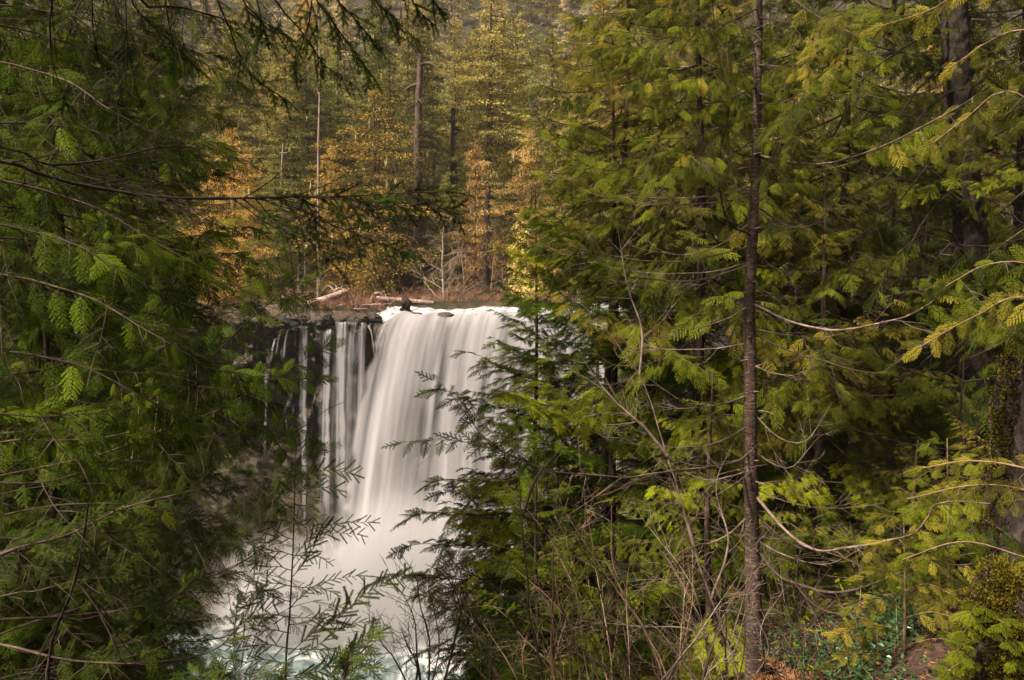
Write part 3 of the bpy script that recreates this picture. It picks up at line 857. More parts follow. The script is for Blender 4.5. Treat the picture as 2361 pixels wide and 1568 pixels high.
def trunk_mesh(pts, r0, r1, mat, k=10, rough=0.06, n=30, name='trunk', flare=0.0):
    c = curve(pts, n)
    r = np.linspace(r0, r1, n)
    if flare: r = r * (1 + flare * np.exp(-np.linspace(0, 1, n) / 0.05))
    mb = MB(); mb.add(*tube(c, r, k, rough))
    return mb.mesh(name, [mat], smooth_shade=True), c

def conifer(label, sp, u, d, top, r_max, nb, leaf, bark='bark_mid', z0=None, tr=0.13, zlo=0.05, seed=0, lean=(0, 0), power=0.75, pitch=(0.25, -0.25), x=None, y=None, group=None, nbare=0, shape='cone', name=None, arc=None, keep=None, skip=None):
    rng = np.random.default_rng(seed + 100)
    if x is None:
        q = P(u, 784, d); x, y = q[0], q[1]
    if z0 is None: z0 = gz(x, y) - 0.15
    H = top - z0
    root = empty(name or {'cedar': 'cedar_tree', 'fir': 'fir_tree', 'hemlock': 'hemlock_tree'}[sp], (x, y, z0), label, 'tree', group)
    pts = [np.array([lean[0] * t, lean[1] * t, H * t]) + np.array([rng.normal(0, 0.03), rng.normal(0, 0.03), 0]) * H * 0.15 * (t > 0) for t in np.linspace(0, 1, 5)]
    me, c = trunk_mesh(pts, tr, 0.012, M[bark], 8)
    put('trunk', me, root)
    at = lambda z: np.array([np.interp(z, c[:, 2], c[:, i]) for i in range(3)])
    for k in range(nb):
        f = (k + rng.random() * 0.9) / nb
        fz = zlo + (0.985 - zlo) * f
        rel = (fz - zlo) / (1 - zlo)
        if shape == 'cone': L = r_max * ((1 - rel) ** power * min(1, 0.55 + rel * 3) + 0.05)
        else: L = r_max * (0.55 + 0.45 * math.sin(math.pi * min(1, rel * 1.1))) * min(1, (1.02 - rel) * 3)
        L *= rng.uniform(0.72, 1.12)
        az = k * 2.39996 + rng.normal(0, 0.35)
        if arc is not None: az = math.radians(rng.uniform(*arc))
        if skip is not None and skip(math.degrees(az) % 360, fz): continue
        pt = pitch[1] + (pitch[0] - pitch[1]) * rel + rng.normal(0, 0.10)
        p = at(fz * H)
        S = L / 2.6
        Mx = Matrix.Translation(Vector(p)) @ Matrix.Rotation(az, 4, 'Z') @ Matrix.Rotation(-pt, 4, 'Y') @ Matrix.Rotation(rng.normal(0, 0.18), 4, 'X') @ Matrix.Diagonal((S, S * rng.uniform(0.8, 1.15), S, 1))
        wm, fm = BOUGH[sp][rng.integers(4)]
        b = put('branch', wm, root); b.matrix_basis = Mx
        override(b, [M[bark]])
        fo = put('foliage', fm, b); fo['kind'] = 'stuff'
        lf = leaf[rng.integers(len(leaf))] if isinstance(leaf, (list, tuple)) else leaf
        dye(fo, lf)
    for k in range(nbare):
        fz = rng.uniform(0.05, 0.6); p = at(fz * H)
        b = put('branch', BARE[rng.integers(4)], root)
        b.matrix_basis = Matrix.Translation(Vector(p)) @ Matrix.Rotation(rng.uniform(0, 6.28), 4, 'Z') @ Matrix.Rotation(rng.normal(0, 0.25), 4, 'Y') @ Matrix.Scale(rng.uniform(0.5, 1.3), 4)
        override(b, [M[bark]])
    return root

# ------------------------------------------------------------------ far trees
def far_tree_mesh(H, rmax, seed, nb=60, style='fir', dens=1.0, zlo=0.12, lsize=0.20):
    rng = np.random.default_rng(seed)
    crown, trunk, moss = MB(), MB(), MB()
    t = np.linspace(0, 1, 12)
    c = np.stack([0.03 * H * 0.2 * np.sin(t * 3 + seed), 0.02 * H * 0.2 * np.cos(t * 2 + seed), t * H], 1)
    trunk.add(*tube(c, np.linspace(0.014 * H, 0.02, 12), 7, 0.06, rng))
    B, D, N_, L_, W_ = [], [], [], [], []
    lop = rng.uniform(0, 6.28)
    for k in range(nb):
        f = (k + rng.random()) / nb; fz = zlo + (1 - zlo) * f ** 1.02; rel = (fz - zlo) / (1 - zlo)
        az = k * 2.39996 + rng.normal(0, 0.4)
        if style == 'fir': L = rmax * (min(1, 0.5 + rel * 2.2) * (1 - rel) ** 0.62 + 0.03)
        elif style == 'round': L = rmax * (math.sin(math.pi * (0.12 + 0.88 * rel) ** 0.8) * 0.9 + 0.08)
        else: L = rmax * ((1 - rel) ** 0.8 + 0.03)
        L *= rng.uniform(0.45, 1.2) * (1 + 0.25 * math.cos(az - lop))
        p0 = np.array([np.interp(fz * H, c[:, 2], c[:, i]) for i in range(3)])
        pit = 0.30 * rel - 0.18 + rng.normal(0, 0.1)
        d = np.array([math.cos(az) * math.cos(pit), math.sin(az) * math.cos(pit), math.sin(pit)])
        if L > 0.8: 
            q = np.linspace(0, 1, 4)[:, None]
            trunk.add(*tube(p0 + q * L * d - q ** 2 * L * np.array([0, 0, 0.12]), np.linspace(0.045, 0.012, 4) * H / 22, 3))
        n = max(6, int(190 * dens * (L / rmax) ** 1.0 * rng.uniform(0.6, 1.2)))
        a = rng.uniform(0.02, 1, n) ** 0.9
        sd = np.array([-d[1], d[0], 0]); wdt = L * 0.36 * np.sin(np.pi * np.clip(a * 0.85 + 0.1, 0, 1))
        off = rng.uniform(-1, 1, n)
        p = p0 + (a * L)[:, None] * d + (off * wdt)[:, None] * sd - (a ** 2 * L * 0.14)[:, None] * np.array([0, 0, 1]) + rng.normal(0, 0.10, (n, 3)) * [1, 1, 0.8]
        dr = d * 0.6 + (off * 0.8)[:, None] * sd + rng.normal(0, 0.45, (n, 3)) + [0, 0, -0.55]
        B.append(p); D.append(dr); N_.append(np.tile([0, 0, 1.0], (n, 1)) + rng.normal(0, 1.5, (n, 3)))
        L_.append(rng.uniform(1.0, 2.4, n) * lsize); W_.append(rng.uniform(0.35, 0.75, n) * lsize)
        if rng.random() < 0.35 and L > 1:
            for _ in range(3):
                a_ = rng.uniform(0.3, 0.95); q = p0 + a_ * L * d - a_ * a_ * L * 0.14 * np.array([0, 0, 1])
                hh = rng.uniform(0.3, 0.8)
                v, f_ = leaf_quads(q[None], np.array([[rng.normal(0, .08), rng.normal(0, .08), -1]]), rng.normal(0, 1, (1, 3)), hh, 0.14)
                moss.add(v, f_)
    v, f_ = leaf_quads(np.concatenate(B), np.concatenate(D), np.concatenate(N_), np.concatenate(L_), np.concatenate(W_))
    crown.add(v, f_)
    # dead stubs
    for k in range(10):
        z = rng.uniform(0.05, 0.4) * H; az = rng.uniform(0, 6.28); l = rng.uniform(0.5, 1.6)
        p0 = np.array([0, 0, z]); d = np.array([math.cos(az), math.sin(az), rng.normal(-0.1, 0.25)])
        trunk.add(*tube(curve([p0, p0 + d * l * 0.6, p0 + d * l + [0, 0, rng.normal(0, 0.2)]], 5), np.linspace(0.03, 0.008, 5), 3))
    if not moss.v: moss.add(np.array([[0, 0, z], [0.05, 0, z], [0, 0, z - .3]]), [[0, 1, 2]])
    return (trunk.mesh('trunk', [M['bark_mid']]), crown.mesh('crown', [M['leaf_far']]), moss.mesh('hanging_lichen', [M['lichen']]))

FAR = {'fir': [far_tree_mesh(24, 4.6, 200 + i, nb=150, dens=3.0, lsize=0.112, zlo=0.04) for i in range(4)],
       'round': [far_tree_mesh(12, 3.6, 300 + i, nb=70, style='round', dens=2.3, zlo=0.03, lsize=0.09) for i in range(3)],
       'young': [far_tree_mesh(6, 1.9, 400 + i, nb=46, style='cone', dens=1.2, zlo=0.03, lsize=0.085) for i in range(3)],
       'hill': [far_tree_mesh(20, 4.2, 500 + i, nb=46, dens=0.8, zlo=0.06, lsize=0.26) for i in range(4)]}
FH = {'fir': 24, 'round': 12, 'young': 6, 'hill': 20}

def far_tree(name, label, style, u, v_top, d, leaf, wide=1.0, v_base=None, seed=0, group=None, bark='bark_mid', cat='tree', x=None, y=None, lichen=True):
    rng = np.random.default_rng(seed + 1000)
    if x is None:
        q = P(u, 784, d); x, y = q[0], q[1]
    top = P(u, v_top, d)[2]
    z0 = gz(x, y) - 0.3
    H = max(2.0, top - z0)
    r = empty(name, (x, y, z0), label, cat, group)
    r.rotation_euler[2] = rng.uniform(0, 6.28)
    s = H / FH[style]
    wide *= 1.2 if style == 'fir' else 1.08
    r.scale = (s * wide, s * wide, s)
    tm, cm, lm = FAR[style][rng.integers(len(FAR[style]))]
    a = put('trunk', tm, r); override(a, [M[bark]])
    b = put('crown', cm, r); dye(b, leaf)
    if lichen and style != 'hill':
        l = put('hanging_lichen', lm, r); l['kind'] = 'stuff'
    return r

def bare_tree_mb(H, rng, r0=0.05, spread=0.5, levels=4, kids=5, k0=5, gn=1.0):
    mb = MB()
    def rec(p, d, L, r, lv):
        n = 6 if lv else 3
        pts = [p]; dd = d
        for i in range(n):
            dd = nrm(dd + rng.normal(0, 0.13, 3) + np.array([0, 0, 0.05 * gn])); pts.append(pts[-1] + dd * L / n)
        pts = np.array(pts)
        mb.add(*tube(pts, np.linspace(r, max(r * 0.45, 0.0012), n + 1), k0 if lv == levels else 3))
        if lv == 0: return
        nk = kids if lv > 1 else 3
        for i in range(nk):
            tt = rng.uniform(0.25, 1.0); j = min(int(tt * n), n - 1)
            q = pts[j] + (pts[j + 1] - pts[j]) * (tt * n - j)
            ax = nrm(np.cross(dd, rng.normal(0, 1, 3)))
            rec(q, rot_about(dd, ax, rng.uniform(0.4, 0.4 + spread)), L * rng.uniform(0.35, 0.62), r * 0.45, lv - 1)
    rec(np.zeros(3), nrm([rng.normal(0, 0.06), rng.normal(0, 0.06), 1]), H * 0.8, r0, levels)
    return mb
# ------------------------------------------------------------------ far bank
rng = np.random.default_rng(5)
hero = [
    # name, label, style, u, v_top, d, leaf, wide
    ('fir_tree', 'tallest olive fir behind the falls with a dense tapering crown', 'fir', 1128, -20, 80, 'far_olive', 1.05),
    ('fir_tree', 'old fir with a thick bare brown trunk above the middle of the falls', 'fir', 966, 40, 74, 'far_olive', 0.78),
    ('fir_tree', 'slender olive fir between the thick trunk and the tallest fir', 'fir', 1048, 60, 79, 'far_olive', 0.72),
    ('cedar_tree', 'large golden orange cedar left of the thick bare trunk', 'round', 868, 215, 69, 'far_gold', 1.25),
    ('cedar_tree', 'narrow orange topped cedar in front of the tallest fir', 'round', 1096, 318, 68, 'far_orange', 0.72),
    ('cedar_tree', 'low golden cedar right behind the driftwood log', 'young', 862, 560, 63, 'far_gold', 1.75),
    ('cedar_tree', 'bright yellow young conifer at the right end of the lip', 'young', 1200, 490, 62, 'far_yellow', 0.85),
    ('cedar_tree', 'rust coloured cedar leaning toward the right hand foliage', 'round', 1222, 300, 70, 'far_orange', 0.75),
    ('fir_tree', 'broad olive fir on the left behind the pale dead snag', 'fir', 668, 90, 80, 'far_olive', 1.0),
    ('fir_tree', 'yellow green fir directly left of the pale dead snag', 'fir', 716, 130, 78, 'far_green', 0.8),
    ('fir_tree', 'olive fir whose top fills the gap right of the golden cedar', 'fir', 905, 130, 77, 'far_olive', 0.85),
    ('fir_tree', 'dark green fir in the shade between snag and golden cedar', 'fir', 790, 110, 82, 'far_green', 0.85),
    ('cedar_tree', 'golden cedar at the foot of the pale dead snag', 'round', 770, 330, 71, 'far_gold', 0.8),
    ('cedar_tree', 'dark golden cedar seen through the left hand needles', 'round', 548, 300, 70, 'far_gold', 1.0),
    ('fir_tree', 'olive fir at upper left glimpsed behind the hanging fir twigs', 'fir', 560, 40, 82, 'far_olive', 1.0),
    ('fir_tree', 'young bright green fir at the left end of the cliff top', 'young', 580, 575, 60, 'bright_green', 1.0),
    ('cedar_tree', 'golden brown cedar drooping over the left cliff edge', 'round', 484, 520, 58, 'far_gold', 1.0),
    ('fir_tree', 'dark green fir rising behind the small bare snags', 'fir', 640, 360, 70, 'far_green', 1.1),
    ('fir_tree', 'shade tinted fir standing behind the low golden cedar', 'fir', 905, 400, 72, 'far_dark', 1.1),
    ('fir_tree', 'olive brown fir directly above the right part of the lip', 'fir', 1032, 400, 70, 'far_green', 0.9),
    ('fir_tree', 'olive fir at the right edge of the open view', 'fir', 1268, 80, 78, 'far_olive', 0.95),
    ('fir_tree', 'yellowish fir half hidden by the upper right cedar boughs', 'fir', 1330, 150, 76, 'far_olive', 0.95),
    ('fir_tree', 'slim dark fir filling the gap right of the bare alder', 'fir', 1160, 380, 73, 'far_dark', 0.95),
    ('fir_tree', 'young green fir poking out beside the driftwood roots', 'young', 742, 600, 62, 'far_green', 0.8),
]
for i, (nm, lb, st_, u, vt, d, lf, wd) in enumerate(hero):
    far_tree(nm, lb, st_, u, vt, d, lf, wd, seed=i, bark='bark_mid')

LM = [(-400, 'far left behind the near boughs'), (330, 'left of the dark golden cedar'), (548, 'behind the dark golden cedar on the left'), (640, 'left of the tall pale snag'), (735, 'right behind the tall pale snag'),
      (820, 'behind the large golden orange cedar'), (915, 'left of the thick bare trunk'), (966, 'right of the thick bare trunk'), (1048, 'left of the tallest fir'), (1128, 'right of the tallest fir'), (1200, 'behind the bright yellow conifer'),
      (1268, 'at the right edge of the open view'), (1360, 'glimpsed through the right hand boughs'), (1700, 'deep behind the slim ringed trunk'), (2100, 'far right behind the rough dark trunk')]
def where(u):
    w = LM[0][1]
    for a, b in LM:
        if u >= a: w = b
    return w
CW = {'far_olive': 'olive', 'far_green': 'mid green', 'far_gold': 'golden', 'far_dark': 'shade tinted', 'far_hill': 'haze tinted'}
# understory row, forest shade put into its dark tint, closes the forest foot
for i in range(26):
    u = 300 + i * 43 + rng.uniform(-14, 14); d = rng.uniform(74, 84)
    lf = ['far_dark', 'far_green', 'far_dark'][i % 3]
    far_tree('fir_tree', 'low ' + CW[lf] + ' fir at the forest foot ' + where(u), 'fir', u, rng.uniform(380, 470), d, lf, 1.35, seed=60 + i, group='shaded firs at the foot of the far forest')
# forest wall
n = 0
for row, (d0, vt0) in enumerate([(88, 120), (97, 80), (108, 40)]):
    for k in range(20):
        u = -60 + k * 135 + rng.uniform(-45, 45) + row * 40
        if 1200 > u > 1010 and row < 1: continue
        lf = ['far_olive', 'far_green', 'far_olive', 'far_green', 'far_olive', 'far_gold'][rng.integers(6)]
        far_tree('fir_tree', 'tall ' + CW[lf] + ' fir, ' + ['front', 'middle', 'rear'][row] + ' row, ' + where(u), 'fir', u, vt0 + rng.uniform(-70, 90), d0 + rng.uniform(-4, 4), lf, rng.uniform(0.8, 1.15), seed=100 + n, group='tall olive firs across the river'); n += 1
# hillside, hazy, seen in the gap at the top
for row in range(13):
    y = 122 + row * 15 + row * row * 0.8
    w = y * 0.66
    m_ = int(2 * w / 7.5)
    for k in range(m_):
        x = -w + 2 * w * (k + rng.uniform(0.1, 0.9)) / m_
        if abs(x / y) > 0.64: continue
        # nothing of the slope shows far to either side, where near foliage stands in front
        if x / y < -0.40 or x / y > 0.24: continue
        h = rng.uniform(18, 30)
        z0 = gz(x, y) - 0.3
        lf = ['far_hill', 'far_olive', 'far_hill', 'far_green'][rng.integers(4)]
        r = empty('fir_tree', (x, y, z0), 'small ' + CW[lf] + ' conifer ' + ['low', 'midway', 'high'][min(2, row // 4)] + ' on the hillside ' + where(1180 + x / y * F), 'tree', 'conifers on the distant hillside')
        r.rotation_euler[2] = rng.uniform(0, 6.28); s = h / 20; wd = rng.uniform(0.85, 1.25); r.scale = (s * wd, s * wd, s)
        tm, cm, lm = FAR['hill'][rng.integers(4)]
        a = put('trunk', tm, r)
        b = put('crown', cm, r); dye(b, lf)

# pale dead snags and thick trunk
def snag(label, pts, r0, r1, mat, nstub=8, name='dead_tree', stub=1.2, seed=1):
    rg = np.random.default_rng(seed)
    w = [P(*p) for p in pts]
    w[0][2] = gz(w[0][0], w[0][1]) - 0.3
    root = empty(name, w[0], label, 'dead tree')
    loc = np.array(w) - w[0]
    me, c = trunk_mesh(loc, r0, r1, M[mat], 8, 0.08)
    put('trunk', me, root)
    for k in range(nstub):
        j = rg.integers(4, len(c) - 1); az = rg.uniform(0, 6.28); l = stub * rg.uniform(0.4, 1.2)
        d = np.array([math.cos(az), math.sin(az), rg.normal(0, 0.3)])
        mb = MB(); mb.add(*tube(curve([c[j], c[j] + d * l * 0.5, c[j] + d * l + [0, 0, rg.normal(-0.1, 0.25) * l]], 6), np.linspace(r1 * 0.8, 0.01, 6), 4))
        mb.build('branch', M[mat], root)
    return root
snag('tall pale bleached snag rising left of the golden cedar', [(733, 640, 68), (734, 350, 68), (737, 200, 68), (735, 30, 68)], 0.16, 0.05, 'bark_pale', 14, seed=3)
snag('thin pale snag far behind the left needles', [(650, 640, 72), (648, 450, 72), (652, 330, 72)], 0.15, 0.06, 'bark_pale', 8, seed=4)
snag('thick reddish brown trunk of the old fir above the falls', [(962, 640, 71), (963, 430, 71), (963, 300, 71), (969, 130, 71)], 0.50, 0.26, 'bark_mid', 10, 'old_fir_trunk', 2.4, seed=5)
snag('brown trunk standing behind the narrow orange topped cedar', [(1040, 640, 75), (1042, 430, 75), (1044, 250, 75)], 0.30, 0.18, 'bark_dark', 10, seed=6)
snag('dark trunk standing right of the bare alder', [(1118, 690, 66), (1122, 520, 66), (1126, 430, 66)], 0.36, 0.22, 'bark_dark', 6, seed=7)

# bare alder and other leafless trees on the bank
def bare_tree(label, u, v_top, d, mat, r0, seed, spread=0.5, levels=4, kids=6, name='bare_tree', cat='tree', group=None, v_base=None, z0=None):
    rg = np.random.default_rng(seed)
    q = P(u, v_top, d); z = gz(q[0], q[1]) - 0.1 if z0 is None else z0
    H = q[2] - z
    root = empty(name, (q[0], q[1], z), label, cat, group)
    # trunk and crown of twigs as two parts
    tr = MB(); n = 10; t = np.linspace(0, 1, n)
    c = np.stack([np.cumsum(rg.normal(0, 0.012, n)) * H, np.cumsum(rg.normal(0, 0.012, n)) * H, t * H], 1)
    tr.add(*tube(c, np.linspace(r0, r0 * 0.12, n), 7, 0.05, rg)); tr.build('trunk', M[mat], root, True)
    for k in range(kids * 3):
        f = 0.16 + 0.82 * k / (kids * 3); az = k * 2.4 + rg.normal(0, 0.3)
        p = np.array([np.interp(f, t, c[:, i]) for i in range(3)])
        L = H * (0.36 * (1 - f) + 0.10) * rg.uniform(0.7, 1.2)
        mb = MB(); el = rg.uniform(0.2, 0.8)
        m2 = bare_tree_mb(L, rg, r0 * 0.30 * (1.2 - f), spread + 0.1, levels - 2, kids)
        Rm = frame(p, [0, 0, 0], [0, 0, 1]); dz = nrm([math.cos(az) * math.cos(el), math.sin(az) * math.cos(el), math.sin(el)])
        X = nrm(np.cross(dz, [0.1, 0.2, 1])); Y = np.cross(dz, X)
        v, f_, _ = m2.arrays(); mb.add(v @ np.stack([X, Y, dz]) + p, f_)
        mb.build('branch', M[mat], root)
    return root
bare_tree('leafless pale alder standing above the right part of the lip', 1014, 490, 60.5, 'bark_pale', 0.15, 11, kids=8)
bare_tree('smaller leafless tree with twin reddish crown right of the alder', 1062, 560, 62, 'bark_pale', 0.09, 12, kids=6)
bare_tree('leafless grey shrub tree beside the dark trunk on the far bank', 1132, 500, 64, 'bark_tan', 0.08, 13, kids=7)
bare_tree('leafless grey sapling behind the driftwood roots', 705, 578, 61, 'bark_pale', 0.05, 14, kids=4)
bare_tree('leaning leafless sapling left of the driftwood log', 688, 610, 60, 'bark_pale', 0.05, 15, kids=5)
bare_tree('small bleached leafless sapling nearest the cliff corner', 730, 590, 60.5, 'bark_pale', 0.05, 16, kids=4)
bare_tree('reddish leafless bush between alder and yellow conifer', 1165, 600, 59, 'bark_tan', 0.05, 17, kids=7)

# reddish bank brush: nobody could count it
def brush_clump(rg, n, w, h):
    B = []
    mb = MB()
    for k in range(n):
        p = np.array([rg.uniform(-w, w), rg.uniform(-0.5, 0.5), 0]); l = h * rg.uniform(0.5, 1.2)
        d = nrm([rg.normal(0, 0.5), rg.normal(-0.15, 0.4), 1])
        q = curve([p, p + d * l * 0.5, p + d * l + np.array([rg.normal(0, 0.3), rg.normal(0, 0.2), rg.normal(-0.2, 0.2)]) * l * 0.5], 4)
        mb.add(*tube(q, np.linspace(0.016, 0.005, 4), 3))
        for _ in range(3):
            j = rg.integers(1, 3); dd = nrm(d + rg.normal(0, 0.6, 3)); e = q[j] + dd * l * rg.uniform(0.15, 0.35)
            mb.add(*tube(np.stack([q[j], e]), [0.007, 0.003], 3))
    return mb.arrays()
rg = np.random.default_rng(33)
clumps = [brush_clump(rg, 22, 1.0, 0.9) for _ in range(4)]
allb = MB()
def scatter(u0, u1, d0, d1, n, sc0, sc1):
    for k in range(n):
        d = rg.uniform(d0, d1); u = rg.uniform(u0, u1); q = P(u, 784, d); x, y = q[0], q[1]
        z = gz(x, y)
        if x > -9.4 and x < 8 and 54.3 < y < 90: continue
        a = rg.uniform(0, 6.28); s = rg.uniform(sc0, sc1)
        Mx = np.eye(4); Mx[0, 0] = math.cos(a); Mx[0, 1] = -math.sin(a); Mx[1, 0] = math.sin(a); Mx[1, 1] = math.cos(a); Mx[:3, 3] = (x, y, z - 0.05)
        allb.addm(clumps[rg.integers(4)], Mx, s)
scatter(600, 885, 56, 58.5, 46, 0.55, 0.95)
scatter(560, 890, 54.6, 56.2, 60, 0.35, 0.65)
scatter(480, 640, 55, 62, 30, 0.5, 0.9)
scatter(640, 900, 58, 66, 40, 0.9, 1.6)
scatter(880, 1150, 88, 94, 50, 1.2, 2.2)
tag(allb.build('bank_brush', [M['brush']]), 'tangled reddish brown leafless brush along the top of the cliff', 'brush', kind='stuff')

# the bank right behind the lip on the far side of the river bend: gravel bar with brush
m = M['floor']
bx = np.linspace(-9.2, 4.2, 60); by = np.linspace(58.5, 72, 40)
BX, BY = np.meshgrid(bx, by)
e = smooth(58.6, 60.6, BY + 0.9 * vnoise(BX * 0.4, 0, 0, 3) + 0.35 * np.maximum(BX - 1, 0)) * smooth(-0.5, 1.5, 4.6 - BX)
BZ = -2.6 + 1.15 * e + 0.15 * fbm(BX, BY, 0, 3, 5)
mb = MB(); mb.add(np.stack([BX, BY, BZ], -1), grid(60, 40)); tag(mb.build('gravel_bar', M['floor'], smooth_shade=True), kind='structure')
allb = MB()
for k in range(150):
    x = rg.uniform(-9, 3.6); y = rg.uniform(60.0, 66)
    a = rg.uniform(0, 6.28); s = rg.uniform(0.5, 1.0) * (0.8 + (y - 60) * 0.12)
    Mx = np.eye(4); Mx[0, 0] = math.cos(a); Mx[0, 1] = -math.sin(a); Mx[1, 0] = math.sin(a); Mx[1, 1] = math.cos(a); Mx[:3, 3] = (x, y, -1.5)
    allb.addm(clumps[rg.integers(4)], Mx, s)
tag(allb.build('bank_brush', [M['brush']]), 'low reddish brush growing just behind the river above the lip', 'brush', kind='stuff')

def log(label, pts, r0, r1, seed, stubs=5, name='driftwood_log', mat='wood_grey', roots=False):
    rg = np.random.default_rng(seed)
    w = np.array([P(*p) for p in pts]); root = empty(name, w[0], label, 'log')
    mb = MB(); c = curve(w - w[0], 24); v, f = tube(c, np.linspace(r0, r1, 24), 10, 0.07, rg); mb.add(v, f)
    for e, rr in ((0, r0), (-10, r1)):
        pass
    mb.add(np.vstack([v[:10], c[0]]), [[i, (i + 1) % 10, 10] for i in range(10)])
    mb.add(np.vstack([v[-10:], c[-1]]), [[(i + 1) % 10, i, 10] for i in range(10)])
    mb.build('log_stem', M[mat], root, True)
    for k in range(stubs):
        j = rg.integers(2, 22); d = nrm([rg.normal(0, 0.5), rg.normal(-0.3, 0.5), abs(rg.normal(0.7, 0.4))]); l = rg.uniform(0.3, 0.8)
        mb = MB(); mb.add(*tube(curve([c[j], c[j] + d * l * 0.6, c[j] + d * l + rg.normal(0, 0.1, 3)], 5), np.linspace(r1 * 0.35, 0.02, 5), 5)); mb.build('stub', M[mat], root)
    if roots:
        for k in range(9):
            d = nrm((c[0] - c[3]) * 0.8 + rg.normal(0, 0.6, 3)); l = rg.uniform(0.5, 1.5)
            mb = MB(); mb.add(*tube(curve([c[0], c[0] + d * l * 0.5 + rg.normal(0, 0.1, 3), c[0] + d * l + rg.normal(0, 0.3, 3)], 7), np.linspace(r0 * 0.35, 0.02, 7), 5)); mb.build('root', M[mat], root)
    return root
log('big bleached driftwood log slanting up from the cliff corner', [(668, 708, 57.0), (705, 703, 57.2), (750, 690, 57.6), (800, 671, 58)], 0.33, 0.22, 1, 6, roots=True)
log('short pinkish log lying below the big driftwood log', [(655, 722, 56.0), (682, 719, 56.0), (705, 714, 56.2)], 0.17, 0.14, 2, 1)
log('pale log half buried in brush above the middle of the lip', [(868, 688, 60.5), (930, 692, 60.5), (1000, 698, 60.5)], 0.19, 0.13, 3, 3)
log('tangle of grey driftwood roots at the left end of the bank', [(612, 706, 57.0), (640, 702, 57), (668, 706, 57)], 0.10, 0.06, 4, 9, roots=True)
log('upturned pale root wad beyond the big driftwood log', [(772, 672, 59), (782, 666, 59), (795, 668, 59)], 0.14, 0.10, 5, 5, roots=True)
log('small bleached root wad in the brush behind the lip', [(862, 678, 61), (874, 676, 61), (884, 684, 61)], 0.13, 0.09, 6, 5, roots=True)
mb = MB()
for k in range(90):                                                  # loose sticks and splinters
    u = rg.uniform(605, 900); d = rg.uniform(55.2, 58.5); q = P(u, 784, d); p = np.array([q[0], q[1], gz(q[0], q[1]) + 0.12]); a = rg.normal(0, 0.7); l = rg.uniform(0.3, 1.6)
    dd = np.array([math.cos(a), math.sin(a), rg.normal(0.05, 0.22)])
    mb.add(*tube(curve([p, p + dd * l * 0.5 + rg.normal(0, 0.06, 3), p + dd * l], 6), np.linspace(rg.uniform(0.03, 0.07), 0.012, 6), 5))
tag(mb.build('driftwood_debris', M['wood_grey']), 'tangle of broken grey sticks washed onto the cliff top', 'driftwood', kind='stuff')
q = P(934, 724, 55.3)
rb = empty('mossy_boulder', q, 'mossy boulder at the left end of the broad lip', 'boulder')
mb = MB(); mb.add(*blob((0, 0, -0.1), (0.38, 0.4, 0.55), 70)); mb.build('rock', M['basalt'], rb, True)
mb = MB(); mb.add(*blob((0, 0, 0.06), (0.40, 0.42, 0.52), 71, amp=0.3)); mb.build('moss_cap', M['moss'], rb, True)
mb = MB(); mb.add(*blob((0.05, 0.1, 0.75), (0.32, 0.35, 0.45), 73)); mb.build('stump', M['bark_dark'], rb, True)
# ------------------------------------------------------------------ near and middle trees of the right bank
G, Mi, Fi = 'cedar_gold', 'cedar_mid', 'fir_green'
conifer('fir with stacked green boughs pointing left across the white water', 'fir', 1400, 14, 4.2, 3.7, 125, [Fi, Fi, 'bright_green'], 'bark_dark', tr=0.12, seed=1, power=0.72, zlo=0.10, z0=-9.6)
conifer('dark trunked fir just right of the one that overhangs the falls', 'fir', 1525, 17, 3.4, 3.4, 80, [Fi, 'cedar_mid'], 'bark_dark', tr=0.14, seed=2, power=0.75)
conifer('tall drooping cedar behind the slim ringed trunk', 'cedar', 1600, 12.5, 7.5, 2.9, 90, [Mi, 'cedar_gold', Mi], 'bark_dark', tr=0.12, seed=3, power=0.45, zlo=0.30)
conifer('thin cedar whose boughs fill the top left of the right bank', 'cedar', 1420, 13.5, 7.8, 2.3, 75, [Mi, 'cedar_gold'], 'bark_dark', tr=0.09, seed=4, power=0.35, zlo=0.55)
conifer('bushy hemlock low down behind the leafless thicket', 'hemlock', 1640, 10.5, -1.2, 2.0, 50, [Mi, 'bright_green'], 'bark_mid', tr=0.07, seed=5, power=0.6)
conifer('golden green hemlock right of the slim ringed trunk', 'hemlock', 1890, 12, 2.0, 2.5, 70, [Mi, 'bright_green', G], 'bark_mid', tr=0.09, seed=6, power=0.6)
conifer('shaded hemlock behind the upper middle of the right bank', 'hemlock', 1950, 14, 8.5, 3.0, 80, [Mi, 'cedar_dark'], 'bark_dark', tr=0.14, seed=7, power=0.3, zlo=0.35)
conifer('bright green hemlock deep in the right hand wood', 'hemlock', 2060, 17, 4.0, 3.2, 80, ['bright_green', Fi], 'bark_dark', tr=0.12, seed=8, power=0.6)
conifer('dark hemlock near the right edge behind the rough trunk', 'hemlock', 2330, 15, 9.0, 3.6, 80, ['cedar_dark', Mi], 'bark_dark', tr=0.16, seed=9, power=0.3, zlo=0.2)
conifer('small yellow green cedar beside the forest path', 'cedar', 2120, 9.5, -1.9, 1.7, 44, ['bright_green', G], 'bark_mid', tr=0.05, seed=10, power=0.7)
conifer('young yellow green hemlock in the right hand undergrowth', 'hemlock', 1990, 14, -1.2, 2.4, 56, ['bright_green'], 'bark_mid', tr=0.06, seed=11, power=0.7)
conifer('young green fir low behind the base of the ringed trunk', 'fir', 1810, 12.5, -2.2, 2.0, 50, ['bright_green', Fi], 'bark_mid', tr=0.06, seed=12, power=0.7)
conifer('golden cedar sapling low at the right edge', 'cedar', 2290, 8.2, -1.2, 1.6, 40, [G, G, Mi], 'bark_mid', tr=0.05, seed=13, power=0.7)
